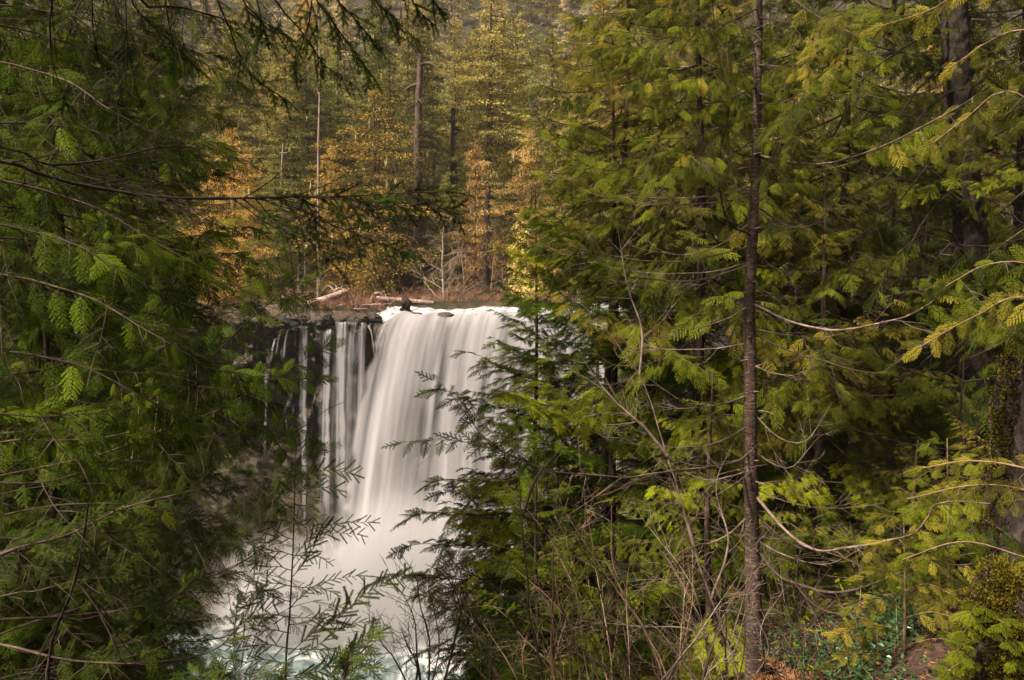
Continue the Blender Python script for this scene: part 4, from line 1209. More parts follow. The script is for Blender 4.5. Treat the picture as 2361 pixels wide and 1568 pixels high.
conifer('bright fir filling the gap right of the green overhanging fir', 'fir', 1490, 22, 1.5, 3.6, 70, [Fi, 'bright_green'], 'bark_dark', tr=0.14, seed=14, power=0.6)
conifer('tall mid green hemlock closing the wood behind the ringed trunk', 'hemlock', 1760, 20, 7.0, 4.2, 90, [Mi, Fi], 'bark_dark', tr=0.16, seed=15, power=0.4, zlo=0.2)
conifer('broad cedar deep behind the rough dark trunk', 'cedar', 2200, 20, 9.5, 4.4, 90, [Mi, 'cedar_gold'], 'bark_dark', tr=0.18, seed=16, power=0.35, zlo=0.15)
conifer('low fir at the waterline under the overhanging boughs', 'fir', 1210, 17, -7.0, 2.3, 50, [Fi, 'bright_green'], 'bark_dark', tr=0.07, seed=17, power=0.8)
conifer('small fir at the bottom of the view left of the leafless thicket', 'fir', 1130, 11.5, -5.0, 1.3, 36, ['bright_green', Fi], 'bark_mid', tr=0.04, seed=18, power=0.8)
conifer('hemlock deep in the wood between rough trunk and ringed trunk', 'hemlock', 1930, 24, 6.5, 4.5, 80, [Mi, 'bright_green'], 'bark_dark', tr=0.18, seed=19, power=0.4, zlo=0.15)
conifer('cedar in the gloom beyond the mossy stump', 'cedar', 2420, 11, 3.5, 3.0, 60, ['cedar_dark', Mi], 'bark_dark', tr=0.12, seed=20, power=0.4)
conifer('deep green fir at the back of the right bank over the falls', 'fir', 1370, 30, 3.0, 4.2, 70, [Fi, 'far_green'], 'bark_dark', tr=0.2, seed=21, power=0.6)

conifer('green fir whose tips cross the right end of the lip', 'fir', 1238, 15.5, 1.7, 2.2, 140, [Fi, 'bright_green', Fi], 'bark_dark', tr=0.09, seed=22, power=0.75, zlo=0.2)
conifer('leafy fir low in front of the right part of the broad fall', 'fir', 1290, 13, -2.6, 2.1, 70, [Fi, 'fir_green'], 'bark_dark', tr=0.07, seed=23, power=0.75, zlo=0.1)

conifer('young fir with clustered dark tips in front of the white water at the bottom', 'fir', 1240, 8.6, -1.9, 1.35, 60, ['fir_green', 'fir_dark', 'fir_green'], 'bark_dark', tr=0.035, seed=24, power=0.6, zlo=0.02)
conifer('bushy green fir low among the leafless stems', 'fir', 1420, 9.6, -3.0, 1.5, 50, ['bright_green', Fi], 'bark_dark', tr=0.04, seed=25, power=0.6, zlo=0.02)
# left bank
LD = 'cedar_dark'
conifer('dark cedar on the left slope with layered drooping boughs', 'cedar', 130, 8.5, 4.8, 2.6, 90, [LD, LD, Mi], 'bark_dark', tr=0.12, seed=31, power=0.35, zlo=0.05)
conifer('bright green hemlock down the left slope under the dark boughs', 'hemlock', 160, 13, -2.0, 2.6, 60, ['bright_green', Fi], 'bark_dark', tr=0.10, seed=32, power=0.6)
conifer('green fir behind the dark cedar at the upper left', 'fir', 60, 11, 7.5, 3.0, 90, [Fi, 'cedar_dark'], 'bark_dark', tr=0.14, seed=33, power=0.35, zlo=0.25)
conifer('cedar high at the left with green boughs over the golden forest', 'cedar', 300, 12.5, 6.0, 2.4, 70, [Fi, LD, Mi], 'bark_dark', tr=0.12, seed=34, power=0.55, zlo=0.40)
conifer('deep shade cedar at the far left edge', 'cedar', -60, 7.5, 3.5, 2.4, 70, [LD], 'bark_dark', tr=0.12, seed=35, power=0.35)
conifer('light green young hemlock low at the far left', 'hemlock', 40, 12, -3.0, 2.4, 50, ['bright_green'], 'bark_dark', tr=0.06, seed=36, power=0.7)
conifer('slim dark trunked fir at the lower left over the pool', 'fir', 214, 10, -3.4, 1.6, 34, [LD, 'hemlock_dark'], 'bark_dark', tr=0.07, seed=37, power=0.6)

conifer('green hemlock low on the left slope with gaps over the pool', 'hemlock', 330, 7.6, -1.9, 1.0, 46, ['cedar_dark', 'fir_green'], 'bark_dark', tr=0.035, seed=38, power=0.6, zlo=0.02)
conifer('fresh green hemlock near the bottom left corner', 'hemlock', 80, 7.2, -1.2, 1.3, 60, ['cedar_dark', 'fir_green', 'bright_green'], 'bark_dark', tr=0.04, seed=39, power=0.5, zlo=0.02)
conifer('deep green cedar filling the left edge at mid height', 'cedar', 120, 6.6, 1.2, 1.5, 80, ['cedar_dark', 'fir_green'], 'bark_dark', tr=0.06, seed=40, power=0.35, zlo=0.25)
# ------------------------------------------------------------------ single sprays and branchlets for limbs close to the camera
TWIG = {
    'cedar': [cedar_spray(0.5, R, dens=1.05, lw=0.0125, ll=0.040) for _ in range(4)],
    'fir': [needle_spray(0.5, R, nl=0.055, step=0.011, nside=k, sidelen=0.55, ang=48, width=0.0062) for k in (1, 3, 5, 6)],
    'twig': [needle_spray(0.5, R, nl=0.055, step=0.0125, nside=0, width=0.011, bend=b_) for b_ in (-0.1, 0.0, 0.1, -0.2)],
    'hemlock': [needle_spray(0.5, R, nl=0.036, step=0.011, nside=k, flat=True, width=0.011, ang=46, bend=-0.12, sidelen=0.42) for k in (7, 9, 11, 13)],
}
TM = {}
for k_, l_ in TWIG.items():
    TM[k_] = []
    for v_, f_, m_ in l_:
        mb = MB(); mb.add(v_, f_, m_); TM[k_].append(mb.mesh('spray', [M['leaf'], M['bark_mid']]))
BL = {}
for k_, (n_, dr_, up_, hg_) in {'cedar': (3, 0.10, 0.02, 0.45), 'fir': (3, 0.05, 0.0, 0.12), 'hemlock': (3, 0.10, -0.05, 0.25)}.items():
    BL[k_] = []
    for _ in range(n_):
        w_, f2 = bough(k_, L=0.95, rng=R, lo=False, bare=0.10, fan=0.40, droop=dr_, upturn=up_, hang=hg_)
        mb = MB(); mb.add(*f2.arrays()); v3, f3, m3 = w_.arrays(); mb.add(v3, f3, 1)
        BL[k_].append(mb.mesh('spray', [M['leaf'], M['bark_mid']]))

def limb(root, pts, r0, r1, kind=None, t0=0.3, t1=1.0, gap=0.12, sc=0.6, face=0.5, droop=0.5, ang=(35, 60), leaf='cedar_dark', bark='bark_mid', sides=(1, -1), big=0.0, seed=0, world_pts=False, n=None, tip=True, twigs=0, twl=0.4, sway=0.0, k=6):
    """a limb through picture points (u, v, depth) with its sprays as sub-parts"""
    rg = np.random.default_rng(seed * 17 + 3)
    if kind or r0 > 0.012: r0, r1 = r0 * 0.55, r1 * 0.7
    base = np.array(root.location)
    w = np.array(pts if world_pts else [P(*p) for p in pts]) - base
    Ltot = np.linalg.norm(np.diff(w, axis=0), axis=1).sum()
    n = n or max(8, int(Ltot / 0.09))
    c = curve(w, n)
    sway = sway or 0.0016
    if sway: c = c + np.cumsum(rg.normal(0, sway, c.shape), axis=0) * np.sin(np.linspace(0, math.pi, n))[:, None]
    kn = 1 + 0.35 * (rg.random(n) > 0.86)
    mb = MB(); mb.add(*tube(c, np.linspace(r0, r1, n) * kn, k, 0.09, rg))
    s = np.concatenate([[0], np.cumsum(np.linalg.norm(np.diff(c, axis=0), axis=1))]); L = s[-1]
    at = lambda q: np.array([np.interp(q, s, c[:, i]) for i in range(3)])
    for _ in range(twigs):                                           # bare side twigs
        q = rg.uniform(0.1, 0.95) * L; p = at(q); td = nrm(at(min(q + .03, L)) - at(max(q - .03, 0)))
        d = nrm(rot_about(td, rg.normal(0, 1, 3), rg.choice([-1, 1]) * rg.uniform(0.5, 1.1)) + [0, 0, -0.15]); l = twl * rg.uniform(0.3, 1.2)
        e = curve([p, p + d * l * 0.5 + rg.normal(0, 0.03, 3), p + d * l + rg.normal(0, 0.06, 3)], 6)
        mb.add(*tube(e, np.linspace(max(r1, r0 * 0.22), 0.0012, 6), 3))
        for _ in range(2):
            j = rg.integers(2, 5); d2 = nrm(d + rg.normal(0, 0.6, 3))
            mb.add(*tube(np.stack([e[j], e[j] + d2 * l * rg.uniform(0.15, 0.4)]), [0.0022, 0.001], 3))
    b = mb.build('branch', M[bark], root, True)
    if kind:
        cam_n = nrm(-(w.mean(0) + base))
        q = t0 * L; i = 0
        while q < t1 * L:
            sd = sides[i % len(sides)]; i += 1
            p = at(q); td = nrm(at(min(q + .04, L)) - at(max(q - .04, 0)))
            nn = nrm(np.array([0, 0, 1.0]) * (1 - face) + cam_n * face + rg.normal(0, 0.22, 3))
            a = math.radians(rg.uniform(*ang)) * sd
            d = nrm(rot_about(td, nn, a) + np.array([0, 0, -droop * rg.uniform(0.5, 1.3)]))
            rel = (q / L - t0) / max(t1 - t0, 1e-3)
            S = sc * rg.uniform(0.7, 1.15) * (1 - 0.35 * rel) * min(1.0, 0.65 + rel * 1.5)
            usebig = rg.random() < big
            me = BL[kind][rg.integers(len(BL[kind]))] if usebig else TM[kind][rg.integers(4)]
            o = put('spray', me, b); dye(o, leaf if isinstance(leaf, str) else leaf[rg.integers(len(leaf))])
            Mx = frame(p, d, nn); Mx[:3, :3] *= S
            o.matrix_basis = Matrix(Mx.tolist())
            q += gap * rg.uniform(0.7, 1.3) * (1.6 if usebig else 1)
        if tip:
            td = nrm(c[-1] - c[-3]); o = put('spray', TM[kind][0], b); dye(o, leaf if isinstance(leaf, str) else leaf[0])
            nn = nrm(np.array([0, 0, 1.0]) * (1 - face) + cam_n * face)
            Mx = frame(c[-1] - td * 0.03, nrm(td + [0, 0, -0.1]), nn); Mx[:3, :3] *= sc * 0.7
            o.matrix_basis = Matrix(Mx.tolist())
    return b

def tree_root(name, label, u, v, d, cat='tree', group=None):
    q = P(u, v, d); z = gz(q[0], q[1]) - 0.1
    return empty(name, (q[0], q[1], z), label, cat, group)

def root_trunk(root, pts, r0, r1, mat, k=12, rough=0.05, n=60, flare=0.5):
    """trunk from the ground through picture points"""
    base = np.array(root.location); w = [P(*p) - base for p in pts]
    w = [np.array([w[0][0], w[0][1], 0.0])] + w
    me, c = trunk_mesh(w, r0, r1, M[mat], k, rough, n, flare=flare)
    return put('trunk', me, root), c

# ---- slim cedar with the ringed bark (right of centre)
D = 9.0
rt = tree_root('cedar_tree', 'slim cedar with pale ringed trunk and long sagging limbs in front of the right bank', 1740, 1500, D)
root_trunk(rt, [(1741, 1568, D), (1735, 1300, D), (1729, 1050, D), (1729, 850, D), (1727, 700, D), (1734, 540, D), (1741, 400, D), (1746, 180, D), (1750, 0, D), (1752, -260, D)], 0.098, 0.028, 'bark_ring', k=14, rough=0.05, n=140)
rl = lambda pts, r0, **kw: limb(rt, pts, r0, kw.pop('r1', 0.004), **kw)
GL = ['cedar_gold', 'cedar_mid', 'cedar_mid']
rl([(1750, 352, 9), (1764, 362, 8.9), (1849, 376, 8.4), (1926, 372, 8), (2035, 338, 7.4), (2102, 305, 7), (2204, 250, 6.5), (2299, 186, 6.1), (2390, 120, 5.8)], 0.022, kind='cedar', t0=0.42, gap=0.085, sc=0.62, leaf=GL, face=0.75, droop=0.7, bark='bark_limb', twigs=6, seed=1, big=0.15)
rl([(1738, 478, 9), (1757, 484, 9), (1798, 514, 8.8), (1855, 526, 8.5), (1899, 497, 8.3), (1933, 453, 8.1), (1960, 413, 8)], 0.022, kind='cedar', t0=0.85, gap=0.12, sc=0.4, leaf='cedar_mid', bark='bark_mid', twigs=12, seed=2, tip=False)
rl([(1730, 698, 9), (1771, 718, 8.8), (1805, 735, 8.6), (1849, 750, 8.3), (1916, 762, 8), (1967, 759, 7.7), (2035, 745, 7.3), (2089, 733, 7), (2136, 708, 6.8), (2180, 674, 6.6), (2221, 644, 6.4), (2272, 603, 6.1), (2305, 569, 5.9), (2380, 515, 5.6)], 0.027, kind='cedar', t0=0.60, gap=0.075, sc=0.66, leaf=GL, face=0.75, droop=0.5, bark='bark_limb', twigs=10, seed=3, big=0.15)
rl([(1732, 770, 9), (1750, 776, 9), (1798, 800, 8.8), (1849, 820, 8.6), (1899, 832, 8.4), (1950, 849, 8.2), (2018, 860, 8), (2052, 847, 7.8), (2085, 820, 7.7)], 0.018, kind='cedar', t0=0.8, gap=0.15, sc=0.35, leaf='cedar_mid', bark='bark_mid', twigs=14, seed=4, tip=False)
rl([(1732, 562, 9), (1717, 571, 9), (1646, 590, 8.8), (1579, 605, 8.6), (1508, 605, 8.4), (1457, 600, 8.2), (1406, 590, 8), (1356, 580, 7.9), (1302, 563, 7.7)], 0.019, kind='cedar', t0=0.55, gap=0.08, sc=0.50, leaf=['cedar_mid', 'cedar_gold'], face=0.5, droop=0.35, bark='bark_limb', twigs=10, seed=5)
rl([(1732, 606, 9), (1720, 613, 9), (1646, 637, 8.8), (1579, 649, 8.6), (1457, 639, 8.2), (1424, 632, 8.1), (1390, 610, 8), (1356, 583, 7.9), (1322, 560, 7.8), (1271, 549, 7.7)], 0.018, kind='cedar', t0=0.62, gap=0.08, sc=0.5, leaf=['cedar_mid', 'cedar_gold'], face=0.5, droop=0.35, bark='bark_limb', twigs=10, seed=6)
rl([(1740, 448, 9), (1680, 462, 8.8), (1579, 470, 8.6), (1508, 470, 8.4), (1437, 464, 8.2), (1390, 453, 8), (1339, 438, 7.9), (1305, 413, 7.8), (1254, 398, 7.7)], 0.017, kind='cedar', t0=0.5, gap=0.08, sc=0.5, leaf=['cedar_mid', 'cedar_gold'], face=0.5, droop=0.35, bark='bark_limb', twigs=8, seed=7)
rl([(1743, 365, 9), (1640, 385, 8.7), (1538, 372, 8.4), (1457, 359, 8.2), (1406, 328, 8), (1373, 305, 7.9), (1335, 288, 7.8)], 0.018, kind='cedar', t0=0.42, gap=0.09, sc=0.5, leaf=['cedar_mid', 'cedar_gold'], face=0.5, droop=0.35, bark='bark_limb', twigs=8, seed=8)
rl([(1728, 1058, 9), (1710, 1062, 9), (1650, 1078, 8.6), (1579, 1083, 8.2), (1491, 1094, 7.8), (1440, 1100, 7.6), (1356, 1093, 7.2), (1288, 1088, 6.9), (1247, 1079, 6.7), (1203, 1059, 6.5), (1146, 1039, 6.3), (1060, 1018, 6.1), (985, 1014, 6), (912, 1022, 5.9)], 0.024, kind='hemlock', t0=0.66, gap=0.07, sc=0.40, leaf='hemlock_dark', face=0.6, droop=0.5, bark='bark_limb', twigs=14, seed=9, r1=0.003)
rl([(1728, 1020, 9), (1700, 1064, 8.8), (1500, 1098, 7.9), (1400, 1140, 7.4), (1340, 1145, 7.2)], 0.012, kind=None, bark='bark_mid', twigs=10, seed=10)
rl([(1203, 1062, 6.5), (1176, 1050, 6.4), (1119, 1013, 6.2), (1085, 969, 6.1), (1044, 915, 6.0), (1017, 884, 5.9), (990, 872, 5.9)], 0.008, kind='hemlock', t0=0.12, gap=0.06, sc=0.42, leaf='hemlock_dark', face=0.7, droop=0.6, bark='bark_mid', sides=(1, 1, -1), ang=(45, 80), seed=11, r1=0.002)
rl([(1738, 1140, 9), (1750, 1154, 8.9), (1781, 1191, 8.7), (1815, 1228, 8.5), (1849, 1255, 8.3), (1893, 1272, 8), (1950, 1265, 7.7), (2001, 1259, 7.5), (2052, 1247, 7.3), (2109, 1232, 7), (2146, 1184, 6.8), (2150, 1167, 6.8), (2204, 1157, 6.5), (2305, 1164, 6.1), (2390, 1170, 5.9)], 0.031, kind='cedar', t0=0.58, gap=0.07, sc=0.55, leaf=GL, face=0.65, droop=0.4, bark='bark_limb', twigs=16, seed=12, big=0.1)
rl([(1740, 1180, 9), (1790, 1232, 8.7), (1840, 1262, 8.4), (1893, 1276, 8.1)], 0.026, kind=None, bark='bark_dark', twigs=4, seed=13, r1=0.012)
rl([(1742, 1260, 9), (1761, 1289, 8.9), (1798, 1330, 8.7), (1849, 1350, 8.4), (1899, 1365, 8.2), (1950, 1364, 8), (2001, 1350, 7.8), (2052, 1330, 7.5), (2102, 1309, 7.3), (2153, 1296, 7.1), (2204, 1303, 6.9), (2272, 1294, 6.6), (2316, 1262, 6.5)], 0.032, kind='cedar', t0=0.55, gap=0.085, sc=0.55, leaf=['cedar_mid', 'cedar_gold'], face=0.65, droop=0.6, bark='bark_mid', twigs=16, seed=14, big=0.1)
rl([(1825, 1340, 8.6), (1838, 1353, 8.4), (1872, 1391, 8.2), (1913, 1411, 8), (1967, 1421, 7.8), (1978, 1480, 7.7), (1992, 1560, 7.6)], 0.014, kind=None, bark='bark_mid', twigs=4, seed=15, r1=0.008)
rl([(1736, 545, 9), (1715, 535, 8.9), (1686, 521, 8.8), (1666, 480, 8.7), (1656, 406, 8.6), (1663, 332, 8.5), (1678, 271, 8.5), (1668, 180, 8.4), (1650, 110, 8.3), (1640, -40, 8.3)], 0.020, kind='cedar', t0=0.45, gap=0.10, sc=0.5, leaf=['cedar_mid', 'cedar_gold'], face=0.5, droop=0.4, bark='bark_dark', twigs=12, seed=16)
# upper boughs of the same tree
for i, (v0, u1, v1, d1) in enumerate([(60, 1400, 70, 8), (120, 1470, 190, 7.8), (200, 1500, 250, 7.6), (20, 1560, 60, 7), (260, 1480, 320, 8.2), (-60, 1330, 40, 8.4), (40, 1960, 20, 7.4), (150, 1900, 110, 7.6), (215, 1930, 215, 7.2), (300, 1860, 290, 7.8), (-80, 1990, 90, 6.8), (-200, 1500, -40, 7.5), (330, 1560, 350, 7.4), (240, 1880, 180, 7.4)]):
    um = (1745 + u1) / 2
    rl([(1746, v0, 9), (um, v0 + 22 + (v1 - v0) * 0.5, (9 + d1) / 2), (u1, v1, d1)], 0.016, kind='cedar', t0=0.22, gap=0.085, sc=0.62, leaf=['cedar_mid', 'cedar_gold', 'cedar_mid'], face=0.45, droop=0.5, bark='bark_mid', twigs=4, seed=30 + i, big=0.30)

rgx = np.random.default_rng(71)
for i in range(20):
    v0 = 330 + i * 47 + rgx.uniform(-15, 15); sg = 1 if i % 2 else -1; l = rgx.uniform(130, 330); dp = rgx.uniform(20, 75); x0 = 1732
    dd = rgx.uniform(-0.9, 0.5)
    rl([(x0, v0, 9), (x0 + sg * l * 0.3, v0 + dp * 0.8, 9 + dd * 0.3), (x0 + sg * l * 0.65, v0 + dp, 9 + dd * 0.6), (x0 + sg * l, v0 + dp * rgx.uniform(-0.4, 0.8), 9 + dd)], rgx.uniform(0.007, 0.011), kind=None, bark='bark_limb', twigs=rgx.integers(6, 16), twl=0.5, seed=150 + i, r1=0.0015, sway=0.006)
for i in range(34):                                                  # broken stubs and knots
    v0 = 60 + i * 42 + rgx.uniform(-15, 15); a = rgx.uniform(0, 6.28)
    p = P(1735 + 6 * math.cos(a), v0, 9 - 0.05 * abs(math.sin(a))); e = p + np.array([math.cos(a), -abs(math.sin(a)), rgx.uniform(-0.2, 0.5)]) * rgx.uniform(0.08, 0.22)
    limb(rt, [p, (p + e) / 2 + [0, 0, 0.01], e], 0.011, 0.004, bark='bark_limb', seed=200 + i, world_pts=True, n=4)

# ---- rough dark trunk further right
rt2 = tree_root('fir_tree', 'thick rough barked dark trunk near the right edge with dead drooping limbs', 2245, 1100, 12)
root_trunk(rt2, [(2262, 1150, 12), (2252, 820, 12), (2240, 600, 12), (2226, 420, 12), (2213, 250, 12), (2203, 100, 12), (2200, 0, 12), (2196, -260, 12)], 0.26, 0.17, 'bark_crack', k=22, rough=0.10, n=120)
for i, pts in enumerate([[(2200, 60), (2110, 95), (2010, 160), (1940, 240)], [(2205, 130), (2120, 200), (2040, 330), (1990, 420)], [(2210, 200), (2130, 260), (2060, 390), (2000, 440)],
                         [(2225, 45), (2290, 48), (2380, 50)], [(2215, 300), (2140, 380), (2060, 480), (1960, 560)], [(2230, 420), (2160, 470), (2100, 560), (2075, 650)],
                         [(2235, 560), (2150, 530), (2060, 600), (2010, 700)], [(2240, 620), (2200, 560), (2150, 600), (2120, 580)], [(2225, 210), (2290, 170), (2370, 120)],
                         [(2195, 20), (2120, 50), (2050, 20), (1980, 40)], [(2250, 760), (2170, 800), (2080, 870), (2000, 900)], [(2245, 700), (2140, 640), (2050, 640), (1975, 620)]]):
    limb(rt2, [(u, v, 12 - 0.5 * j) for j, (u, v) in enumerate(pts)], 0.035, 0.006, kind='hemlock' if i % 3 == 0 else None, t0=0.5, gap=0.16, sc=0.7, leaf='cedar_mid', bark='bark_dark', twigs=26, twl=0.7, seed=60 + i, droop=0.8)
# forked dead trunk leaning in front of it
rt3 = tree_root('dead_tree', 'thin crooked dead stem leaning beside the rough dark trunk', 2250, 1200, 9.5, 'dead tree')
limb(rt3, [(2275, 1240, 9.5), (2262, 1190, 9.5), (2225, 1080, 9.5), (2212, 1000, 9.5), (2215, 930, 9.5), (2222, 850, 9.5), (2225, 760, 9.4)], 0.030, 0.008, bark='bark_dark', twigs=12, seed=80)
limb(rt3, [(2262, 1190, 9.5), (2236, 1090, 9.5), (2222, 1040, 9.5), (2222, 900, 9.5)], 0.018, 0.006, bark='bark_mid', twigs=10, seed=81)
rt4 = tree_root('dead_tree', 'leaning thin dark trunk in the gap left of the rough trunk', 2110, 700, 13, 'dead tree')
limb(rt4, [(2190, 900, 13), (2165, 720, 13), (2130, 600, 13), (2110, 520, 13), (2080, 420, 13)], 0.055, 0.03, bark='bark_dark', twigs=14, twl=0.8, seed=82)

# ---- limbs of cedars that stand right of the frame, and fronds low at the right
rt5 = empty('cedar_tree', (5.6, 4.6, gz(5.6, 4.6)), 'golden fronded cedar standing just outside the right edge', 'tree')
root_trunk(rt5, [(3300, 1600, 4.8), (3290, 700, 4.8), (3280, -600, 4.8)], 0.14, 0.05, 'bark_mid')
for i, (pts, sc, lf) in enumerate([
    ([(3290, 600, 4.8), (2900, 520, 5), (2500, 330, 5.3), (2330, 210, 5.6), (2230, 270, 5.8), (2150, 330, 5.9)], 0.55, 'cedar_gold'),
    ([(3290, 800, 4.8), (2800, 760, 5), (2420, 620, 5.2), (2280, 610, 5.4), (2180, 660, 5.5)], 0.5, 'cedar_mid'),
    ([(3290, 950, 4.8), (2800, 860, 5), (2400, 690, 5.2), (2250, 730, 5.4), (2120, 800, 5.5)], 0.5, 'cedar_gold'),
    ([(3290, 200, 4.8), (2800, 120, 5), (2400, 70, 5.3), (2290, 90, 5.6), (2200, 150, 5.8)], 0.5, 'cedar_gold'),
    ([(3290, 1250, 4.8), (2800, 1230, 5), (2420, 1090, 5.2), (2250, 1060, 5.4), (2120, 1080, 5.5)], 0.42, 'cedar_gold'),
    ([(3290, 1320, 4.8), (2800, 1290, 5), (2420, 1150, 5.2), (2260, 1120, 5.4), (2090, 1150, 5.5)], 0.42, 'cedar_gold'),
    ([(3290, 1450, 4.8), (2700, 1400, 5), (2380, 1290, 5.2), (2220, 1250, 5.4), (2080, 1290, 5.5)], 0.42, 'cedar_mid'),
    ([(3290, 0, 4.8), (2700, -40, 5), (2300, -60, 5.4), (2150, 20, 5.8), (2030, 60, 6)], 0.55, 'cedar_gold')]):
    limb(rt5, pts, 0.022, 0.004, kind='cedar', t0=0.5, gap=0.065, sc=sc, leaf=lf, face=0.7, droop=0.5, bark='bark_tan', seed=90 + i, big=0.05)
# low fronds on little stems
for i, (u, v0, v1, d, lb) in enumerate([(2080, 1600, 1190, 7.2, 'cedar sapling with yellow fronds left of the mossy stump'), (2270, 1680, 1400, 5.2, 'little cedar seedling with fresh fronds beside the path'),
                                        (2330, 1640, 1300, 5.6, 'cedar sapling hugging the mossy stump'), (2180, 1500, 1010, 8.4, 'golden cedar sapling between path and rough trunk')]):
    r_ = tree_root('cedar_sapling', lb, u, v0, d)
    root_trunk(r_, [(u, v0, d), (u + 6, (v0 + v1) / 2, d), (u + 3, v1, d)], 0.022, 0.005, 'bark_tan', k=6, n=16, flare=0)
    for j in range(12):
        vv = v1 + (v0 - v1) * (j + 0.5) / 13; s_ = 1 if j % 2 else -1; l = (60 + 16 * j) * (0.55 if i in (1, 2) else 0.8)
        limb(r_, [(u, vv, d), (u + s_ * l * 0.5, vv - 18, d - 0.2), (u + s_ * l, vv + 6, d - 0.4)], 0.006, 0.002, kind='cedar', t0=0.2, gap=0.075, sc=0.42, leaf='cedar_gold' if i % 2 == 0 else 'cedar_mid', face=0.35, droop=0.25, bark='bark_tan', seed=120 + i * 20 + j)
# ------------------------------------------------------------------ left foreground
# fir standing left of the camera: long limbs with bottle brush needles cross the top of the view
fa = empty('fir_tree', (-3.75, 3.2, gz(-3.75, 3.2)), 'near fir reaching in from the left with hanging needled twigs', 'tree')
root_trunk(fa, [(-970, 1900, 3.2), (-960, 700, 3.2), (-950, -900, 3.2), (-950, -1500, 3.2)], 0.20, 0.10, 'bark_dark')
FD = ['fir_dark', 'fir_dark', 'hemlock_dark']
def fl(pts, r0, **kw):
    kw.setdefault('kind', 'fir'); kw.setdefault('leaf', FD); kw.setdefault('bark', 'bark_dark'); kw.setdefault('face', 0.55); kw.setdefault('droop', 0.25)
    kw.setdefault('gap', 0.075); kw.setdefault('sc', 0.42)
    return limb(fa, pts, r0, kw.pop('r1', 0.0025), **kw)
fl([(-960, 250, 3.2), (-500, 300, 3.4), (0, 369, 3.7), (101, 403, 3.8), (203, 431, 3.9), (305, 448, 4), (406, 458, 4), (541, 458, 4.1), (643, 455, 4.1), (728, 455, 4.2), (799, 453, 4.2), (900, 446, 4.3), (1035, 442, 4.3)], 0.030, t0=0.74, sc=0.46, twigs=40, twl=0.6, seed=1, droop=0.45, gap=0.055)
fl([(720, 456, 4.15), (800, 462, 4.2), (900, 470, 4.2), (980, 482, 4.25), (1050, 496, 4.3)], 0.007, t0=0.05, sc=0.42, twigs=2, seed=2, gap=0.05, droop=0.4)
fl([(640, 456, 4.1), (720, 500, 4.1), (820, 540, 4.1), (945, 585, 4.1)], 0.008, t0=0.2, sc=0.42, twigs=4, seed=3, gap=0.05)
fl([(560, 458, 4.1), (640, 520, 4.05), (720, 560, 4.0), (760, 600, 4.0)], 0.008, t0=0.2, sc=0.45, twigs=6, seed=4, gap=0.055)
fl([(-960, 230, 3.2), (-500, 290, 3.4), (0, 345, 3.8), (85, 376, 3.9), (169, 403, 4), (220, 415, 4), (288, 430, 4.1), (355, 447, 4.1)], 0.022, kind=None, twigs=40, twl=0.6, seed=5, sway=0.003)
fl([(118, 380, 3.9), (203, 377, 4), (254, 367, 4.05), (305, 355, 4.1), (355, 342, 4.2), (406, 337, 4.3), (500, 345, 4.4)], 0.014, t0=0.7, twigs=30, twl=0.5, seed=6, sc=0.4, leaf='cedar_dark', kind='cedar')
# overhead limb above the frame from which twigs hang into view
fl([(-950, -500, 3.2), (-400, -420, 3.2), (100, -260, 3.3), (500, -180, 3.4), (900, -130, 3.5), (1080, -110, 3.6)], 0.035, kind='fir', t0=0.35, sc=0.5, gap=0.1, seed=7)
for i, (pts, t0, tw) in enumerate([
    ([(90, -270), (115, 0), (110, 51), (115, 135), (132, 186), (156, 244)], 0.9, 14), ([(200, -240), (213, 0), (213, 61), (223, 115)], 0.9, 12),
    ([(270, -230), (288, 0), (291, 85), (300, 130)], 0.85, 12), ([(250, -230), (305, 0), (338, 44), (396, 95), (440, 142), (470, 170)], 0.6, 10),
    ([(420, -200), (501, 0), (528, 58), (545, 115), (569, 156), (596, 190), (663, 232)], 0.62, 8),
    ([(560, -170), (633, 0), (670, 44), (704, 88), (734, 135), (760, 162), (812, 192)], 0.50, 5), ([(650, -160), (728, 0), (761, 44), (799, 101), (830, 140), (868, 190)], 0.36, 3),
    ([(720, -150), (780, 0), (814, 37), (848, 78), (878, 114)], 0.25, 3), ([(800, -140), (865, 0), (909, 41), (943, 74), (965, 94)], 0.2, 2),
    ([(880, -130), (950, 0), (970, 30), (1000, 60)], 0.2, 1), ([(930, -130), (997, 0), (1026, 30)], 0.3, 0), ([(690, -150), (720, 0), (700, 90), (680, 150)], 0.3, 2),
    ([(560, -170), (590, 0), (600, 60), (570, 130)], 0.6, 4), ([(480, -180), (560, 0), (620, 60), (672, 90)], 0.5, 4), ([(360, -210), (380, 0), (395, 90), (400, 160)], 0.8, 8)]):
    fl([(u, v, 3.5 + 0.12 * j) for j, (u, v) in enumerate(pts)], 0.010, t0=t0, twigs=tw, sc=0.34, gap=0.042, seed=20 + i, droop=0.30, face=0.6)
fl([(230, -230, 3.3), (325, 0, 3.8), (406, 15, 4), (491, 36, 4.2), (575, 64, 4.4), (640, 100, 4.5)], 0.016, t0=0.6, twigs=20, seed=40, sc=0.4)

